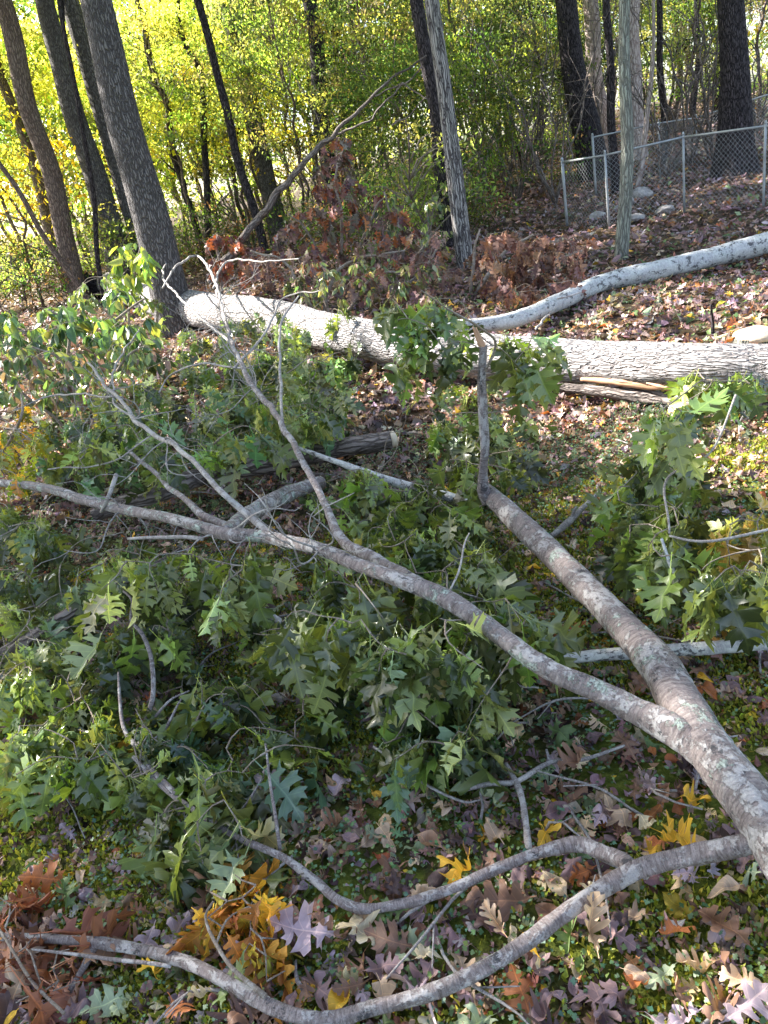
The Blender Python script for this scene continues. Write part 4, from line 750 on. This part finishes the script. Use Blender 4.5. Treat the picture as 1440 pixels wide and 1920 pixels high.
# hand placed twigs of the near limb
for pts in ([(a_, b_, c_, w_*.75) for a_, b_, c_, w_ in q_] for q_ in ([(425, 610, .74, 8), (400, 520, .85, 8), (370, 480, .95, 7), (330, 500, .95, 6), (305, 540, .85, 5)], [(430, 640, .72, 9), (370, 590, .8, 8), (330, 550, .85, 6), (305, 515, .9, 5), (320, 470, .95, 4)], [(400, 540, .8, 7), (425, 490, .9, 6), (500, 490, .9, 4), (560, 485, .9, 3)],
            [(530, 790, .63, 9), (525, 720, .7, 9), (525, 660, .78, 8), (530, 600, .85, 7), (560, 555, .9, 4)], [(440, 690, .7, 8), (500, 620, .75, 7), (530, 560, .85, 5), (600, 545, .9, 4)], [(455, 690, .7, 6), (380, 683, .7, 6), (320, 705, .6, 5), (295, 740, .5, 4)],
            [(255, 785, .68, 7), (215, 755, .65, 6), (215, 690, .7, 6), (245, 640, .75, 5), (260, 620, .78, 3)], [(230, 745, .68, 5), (110, 740, .55, 6), (25, 770, .5, 4)], [(290, 810, .66, 5), (200, 870, .5, 5), (90, 880, .45, 4)])): b = MB(); limb(b, pts, 7, .1, .006); b.obj('twig', B_twig, UPB)
for pts in ([(262, 1408, .12, 16), (272, 1360, .15, 13), (288, 1300, .2, 11), (284, 1240, .24, 10), (265, 1190, .28, 9), (245, 1160, .3, 7), (245, 1120, .34, 5), (200, 1090, .36, 5)], [(262, 1408, .12, 12), (235, 1370, .14, 9), (225, 1300, .18, 7), (222, 1260, .2, 4)], [(270, 1400, .12, 9), (310, 1370, .15, 8), (340, 1310, .2, 4)], [(285, 1350, .16, 7), (320, 1310, .2, 5), (355, 1295, .2, 4)],
            [(525, 1595, .07, 9), (515, 1530, .12, 8), (505, 1460, .16, 6), (498, 1395, .2, 5)], [(420, 1560, .1, 6), (465, 1500, .12, 5), (500, 1440, .14, 5), (510, 1430, .14, 3)], [(262, 1410, .12, 22), (290, 1450, .14, 14), (330, 1490, .14, 12)], [(580, 1870, .05, 12), (560, 1840, .05, 10), (555, 1800, .05, 5)], [(320, 1812, .1, 8), (230, 1800, .12, 9), (120, 1790, .12, 7), (60, 1780, .12, 5)], [(185, 1765, .07, 18), (160, 1810, .05, 16), (130, 1860, .04, 14)]): b = MB(); limb(b, pts, 8, .12, .003); b.obj('twig', B_branch, LOW2)
for pts in ([(835, 1122, .44, 4), (860, 1070, .5, 5), (872, 1020, .55, 4), (880, 1000, .55, 3)], [(935, 1240, .3, 5), (938, 1280, .2, 5), (935, 1320, .1, 4)], [(900, 1200, .1, 4), (960, 1280, .1, 5), (1010, 1290, .1, 4)], [(720, 1370, .1, 4), (760, 1320, .12, 6), (840, 1312, .12, 5)], [(885, 1280, .2, 4), (880, 1350, .15, 5), (800, 1450, .08, 4)], [(700, 1400, .08, 6), (760, 1450, .06, 7), (860, 1500, .05, 6), (900, 1500, .05, 4)], [(240, 1010, .4, 6), (300, 1008, .42, 9), (380, 1010, .44, 10)], [(190, 960, .42, 8), (205, 930, .5, 9), (218, 890, .55, 10)]): b = MB(); limb(b, pts, 7, .1, .004); b.obj('twig', B_twig, LEFTB)
# ------------------------------------------------------------ ground litter
LIT = {'purple': ((.22, .145, .155), 'purple brown lobed oak leaf lying on the forest floor', 'purple brown fallen oak leaves'), 'brown': ((.21, .12, .085), 'warm brown fallen oak leaf lying on the forest floor', 'warm brown fallen oak leaves'),
       'dark': ((.08, .05, .05), 'dark shrivelled fallen leaf on the forest floor', 'dark shrivelled leaves'), 'lilac': ((.35, .27, .31), 'pale lilac grey fallen leaf showing its underside', 'lilac grey fallen leaves'), 'tan': ((.44, .32, .23), 'tan dry fallen leaf on the mossy ground', 'tan fallen leaves'),
       'yellow': ((.60, .36, .04), 'yellow fallen leaf on the mossy ground', 'yellow fallen leaves'), 'green': ((.11, .16, .06), 'green lobed oak leaf fallen on the ground', 'green fallen oak leaves'), 'pale': ((.24, .29, .19), 'pale grey green fallen leaf lying underside up', 'pale green fallen leaves'), 'cream': ((.55, .47, .33), 'cream coloured fallen leaf on the ground', 'cream fallen leaves'), 'rust': ((.36, .13, .05), 'rust orange fallen leaf on the ground', 'rust fallen leaves')}
LK = list(LIT); LW = np.array([.21, .26, .11, .08, .17, .022, .05, .045, .03, .045]); LW /= LW.sum()
def surf(x, y): return np.stack([x, y, hgt(x, y)], 1)
LWF = np.array([.40, .20, .22, .09, .05, .006, .025, .03, .002, .012]); LWF /= LWF.sum()
def litter(b, n, xr, yr, tpls, L, infr=True, lift=.02, W=LW, tilt=.55, excl=None, keepfn=None, crumple=.05):
    x = RNG.uniform(*xr, n); y = RNG.uniform(*yr, n); p = surf(x, y)
    u, v, z = project(p); ok = (u > -80) & (u < 1520) & (v > -50) & (v < 2010) & (z > 0)
    if keepfn is not None: ok &= keepfn(x, y)
    p = p[ok]; n = len(p); p[:, 2] += RNG.uniform(.004, lift, n)
    ci = RNG.choice(len(LK), n, p=W); base = np.array([LIT[k][0] for k in LK])[ci]; col = np.clip(base*(1+.25*RNG.normal(0, 1, (n, 1)))*(1+.08*RNG.normal(0, 1, (n, 3))), .01, .8)
    az = RNG.uniform(0, 6.28, n); dr = np.stack([np.cos(az), np.sin(az), RNG.normal(0, .22, n)], 1); nr = RNG.normal(0, tilt, (n, 3))+P3(0, 0, 1); nr[:, 2] = np.abs(nr[:, 2])*RNG.choice([1, 1, -1], n)
    ti = RNG.integers(0, len(tpls), n)
    for k, t in enumerate(tpls):
        m = ti == k; put_leaves(b, t, p[m], dr[m], nr[m], L*RNG.uniform(.55, 1.25, m.sum()), col[m], .5, .6, .06, 1.0, crumple)
    return b
b = MB()
litter(b, 13000, (-3.5, 3.5), (.5, 4.2), [subdiv(t_) for t_ in (T_WOAK, T_OAK, T_WOAK, T_OVATE, T_MAPLE, T_OVATE)], .058, crumple=.10)
litter(b, 24000, (-7, 7), (4, 8.5), [T_OAKLOW, T_OAKLOW, T_OVATE], .085, lift=.03, W=(LW+LWF)/2)
litter(b, 36000, (-12, 12), (8, 18), [T_OAKLOW, T_RHOM, T_LEN], .105, lift=.05, W=LWF, tilt=.7)
litter(b, 20000, (-22, 22), (17, 34), [T_RHOM], .16, lift=.05, W=LWF, tilt=.7)
LWD = np.array([.28, .26, .22, .06, .12, .02, .01, .01, .01, .03]); LWD /= LWD.sum()
litter(b, 30000, (-3.2, 3.2), (.5, 4.6), [T_RHOM, T_LEN, T_OVATE], .026, lift=.012, W=LWD, tilt=.7, crumple=.1)
tag(b.obj('leaf_litter', M_litter), 'dense carpet of fallen brown, purple and green leaves', 'leaf litter', kind='stuff')
# leaves large enough in the picture to stand alone
NVAR = 5; lm = {}; TFINE = {k_: subdiv(subdiv(t_)) for k_, t_ in (('white_oak_leaf', T_WOAK), ('red_oak_leaf', T_OAK), ('oval_leaf', T_OVATE), ('maple_leaf', T_MAPLE))}
def litter_mesh(kind, tplname, v):
    key = (kind, tplname, v)
    if key not in lm:
        b = MB(); base = np.array([LIT[kind][0]]); put_leaves(b, TFINE[tplname], [[0, 0, 0]], [[0, 1, 0]], [[0, 0, 1]], 1.0, base*RNG.uniform(.8, 1.25), RNG.uniform(.2, 1.2), RNG.uniform(.1, 1.2), .07, .85, RNG.uniform(.08, .18))
        lm[key] = b.mesh('fallen_leaf', M_litter)
    return lm[key]
def lay_leaf(kind, tpl, x, y, L, label=None, z=.03, rz=None, group=True):
    v = random.randint(0, NVAR-1)
    o = bpy.data.objects.new('fallen_leaf', litter_mesh(kind, tpl, v)); C.objects.link(o); o.location = (x, y, float(hgt(x, y))+z); o.scale = (L, L, L)
    o.rotation_euler = (random.gauss(.08, .38), random.gauss(0, .38), random.uniform(0, 6.28) if rz is None else rz)
    lb, g = LIT[kind][1], LIT[kind][2]
    shp = {'white_oak_leaf': '', 'red_oak_leaf': '', 'oval_leaf': ', oval shape', 'maple_leaf': ', broad pointed shape'}[tpl]
    tag(o, label or lb+shp, 'leaf', None if label else g+shp)
hero = [('cream', 'oval_leaf', 788, 1482, .12, 'large cream oval leaf lying flat on the moss in the centre foreground'), ('cream', 'maple_leaf', 702, 1765, .11, 'cream broad leaf lying just above the low branch near the bottom'), ('tan', 'oval_leaf', 942, 1585, .10, 'curled tan oval leaf left of the branch fork on the moss'),
        ('yellow', 'maple_leaf', 1218, 1590, .09, 'yellow leaf with dark blotches touching the low branch'), ('tan', 'maple_leaf', 1175, 1552, .10, 'pinkish tan broad leaf above the low branch at right'), ('yellow', 'white_oak_leaf', 1275, 1500, .11, 'orange yellow curled leaf close to the thick limb at lower right'),
        ('purple', 'white_oak_leaf', 1130, 1510, .17, 'big purple brown leaf beside the pinkish tan leaf at lower right'), ('rust', 'oval_leaf', 1315, 1290, .13, 'rosy oval leaf lying under the big limb at right'), ('lilac', 'white_oak_leaf', 1320, 1715, .15, 'lilac deeply lobed leaf at the lower right edge'),
        ('lilac', 'red_oak_leaf', 620, 1760, .17, 'large lilac brown oak leaf left of the cream broad leaf'), ('yellow', 'oval_leaf', 655, 1850, .12, 'orange oval leaf under the low branch at the bottom'), ('brown', 'white_oak_leaf', 995, 1690, .17, 'long brown lobed leaf between the two low branches'),
        ('rust', 'red_oak_leaf', 125, 1660, .15, 'rust coloured oak leaf standing up in the lower left'), ('tan', 'red_oak_leaf', 20, 1890, .17, 'tan pink oak leaf in the bottom left corner'), ('tan', 'red_oak_leaf', 105, 1890, .17, 'second tan pink oak leaf beside the bottom left corner'),
        ('lilac', 'white_oak_leaf', 540, 1500, .13, 'pale lilac lobed leaf below the dark oak foliage'), ('lilac', 'white_oak_leaf', 655, 1465, .12, 'lilac spread leaf on the moss right of the thin upright twig'), ('lilac', 'red_oak_leaf', 800, 1895, .2, 'broad purple veined leaf at the bottom edge'),
        ('purple', 'white_oak_leaf', 1115, 1885, .15, 'purple leaf near the bottom edge right of the low branch'), ('yellow', 'oval_leaf', 1008, 1795, .08, 'small orange yellow leaf below the low branch'), ('tan', 'oval_leaf', 1385, 1668, .08, 'small tan oval leaf right of the moss patch'),
        ('cream', 'maple_leaf', 785, 1800, .06, 'small cream leaf on the moss above the low branch'), ('purple', 'white_oak_leaf', 1355, 1245, .13, 'purple lobed leaf under the spotted branch at right'), ('yellow', 'oval_leaf', 1310, 1270, .07, 'small yellow leaf tucked beside the rosy oval leaf')]
for k, t, px, py, L, lb in hero:
    P = G(px, py, .03); lay_leaf(k, t, P[0], P[1], L*.82, lb, .04)
cnt = 0; rr = random.Random(11)
while cnt < 262:
    px = rr.uniform(-20, 1460); py = 1960-760*rr.random()**1.25
    if py < 1500 and px < 900: continue
    P = G(px, py); k = LK[int(RNG.choice(len(LK), p=LW))]; t = rr.choice(['white_oak_leaf', 'white_oak_leaf', 'red_oak_leaf', 'oval_leaf', 'maple_leaf'] if k != 'pale' and k != 'green' else ['red_oak_leaf', 'red_oak_leaf', 'white_oak_leaf'])
    L = {'white_oak_leaf': .125, 'red_oak_leaf': .13, 'oval_leaf': .075, 'maple_leaf': .085}[t]*rr.uniform(.45, .95)
    lay_leaf(k, t, P[0], P[1], L, None, rr.uniform(.012, .05)); cnt += 1
# ground cover: tiny round leaflets and moss
b = MB(); n = 90000
x = RNG.uniform(-3.2, 3.2, n); y = RNG.uniform(.5, 4.6, n); keep = (np.sin(x*3.1+y*1.7)+np.sin(y*4.3-x*2.2+1)+RNG.normal(0, .6, n) > -.9); x, y = x[keep], y[keep]; n = len(x); p = surf(x, y); p[:, 2] += RNG.uniform(.01, .045, n)
az = RNG.uniform(0, 6.28, n); T_RND = (np.array([(0, 0), (.2, .25), (.5, .5), (.35, .8), (.08, .72), (.1, 1.0), (-.1, 1.0), (-.08, .72), (-.35, .8), (-.5, .5), (-.2, .25)], float), np.array([(0, 1, 10), (1, 4, 10), (10, 4, 7), (1, 2, 3), (1, 3, 4), (4, 5, 6), (4, 6, 7), (7, 8, 9), (7, 9, 10)]))
put_leaves(b, T_RND, p, np.stack([np.cos(az), np.sin(az), 0*az+.1], 1), RNG.normal(0, .6, (n, 3))+P3(0, 0, 1), RNG.uniform(.006, .015, n), rcol([(.08, .16, .07), (.12, .21, .09), (.09, .18, .12), (.17, .24, .08)], n), .2, .2, .02)
n = 4500; x = RNG.uniform(-6, 6, n); y = RNG.uniform(4.5, 10, n); p = surf(x, y); p[:, 2] += RNG.uniform(.01, .06, n); az = RNG.uniform(0, 6.28, n)
put_leaves(b, T_RND, p, np.stack([np.cos(az), np.sin(az), 0*az+.1], 1), RNG.normal(0, .4, (n, 3))+P3(0, 0, 1), RNG.uniform(.02, .05, n), rcol([(.06, .12, .04), (.10, .17, .05), (.12, .18, .08)], n), .2, .2, .02)
tag(b.obj('ground_cover', M_cover), 'small round leaved ground cover between the fallen leaves', 'ground cover', kind='stuff')
b = MB(); n = 170000; x = RNG.uniform(-2.6, 2.4, n); y = RNG.uniform(.5, 3.3, n); f = np.sin(x*2.3+1.1)*np.sin(y*2.9+.5)+.5*np.sin(x*6+y*5)+RNG.normal(0, .25, n); keep = f > -.3; x, y = x[keep], y[keep]; n = len(x); p = surf(x, y); p[:, 2] += RNG.uniform(0, .012, n)
put_leaves(b, T_RHOM, p, RNG.normal(0, .55, (n, 3))+P3(0, 0, 1), RNG.normal(0, 1, (n, 3)), RNG.uniform(.010, .024, n), rcol([(.20, .22, .03), (.30, .33, .04), (.15, .19, .02), (.38, .36, .06)], n), .2, .2, .02)
tag(b.obj('moss', M_cover), 'olive green moss patches on the ground', 'moss', kind='stuff')
# small sticks on the floor
for i in range(46):
    px, py = rr.uniform(0, 1440), 1900-1300*rr.random(); P = G(px, py, .02); a = rr.uniform(0, 6.28); L = rr.uniform(.12, .5)*(.6+P[1]/6); b = MB()
    Q = P+P3(math.cos(a)*L, math.sin(a)*L, 0); Q[2] = float(hgt(Q[0], Q[1]))+rr.uniform(.02, .08); m = (P+Q)/2+P3(rr.gauss(0, .03), rr.gauss(0, .03), .02)
    tube(b, [P, m, Q], [.004, .0035, .002], 6, step=.04, wob=.008, knob=.1); s2 = m; tube(b, [s2, s2+P3(math.cos(a+.7), math.sin(a+.7), .25)*L*.3], [.0025, .0012], 5, step=.04)
    o = b.obj('stick', B_twig, origin=P); tag(o, 'thin pale twig lying loose among the fallen leaves', 'stick', 'loose twigs on the forest floor')
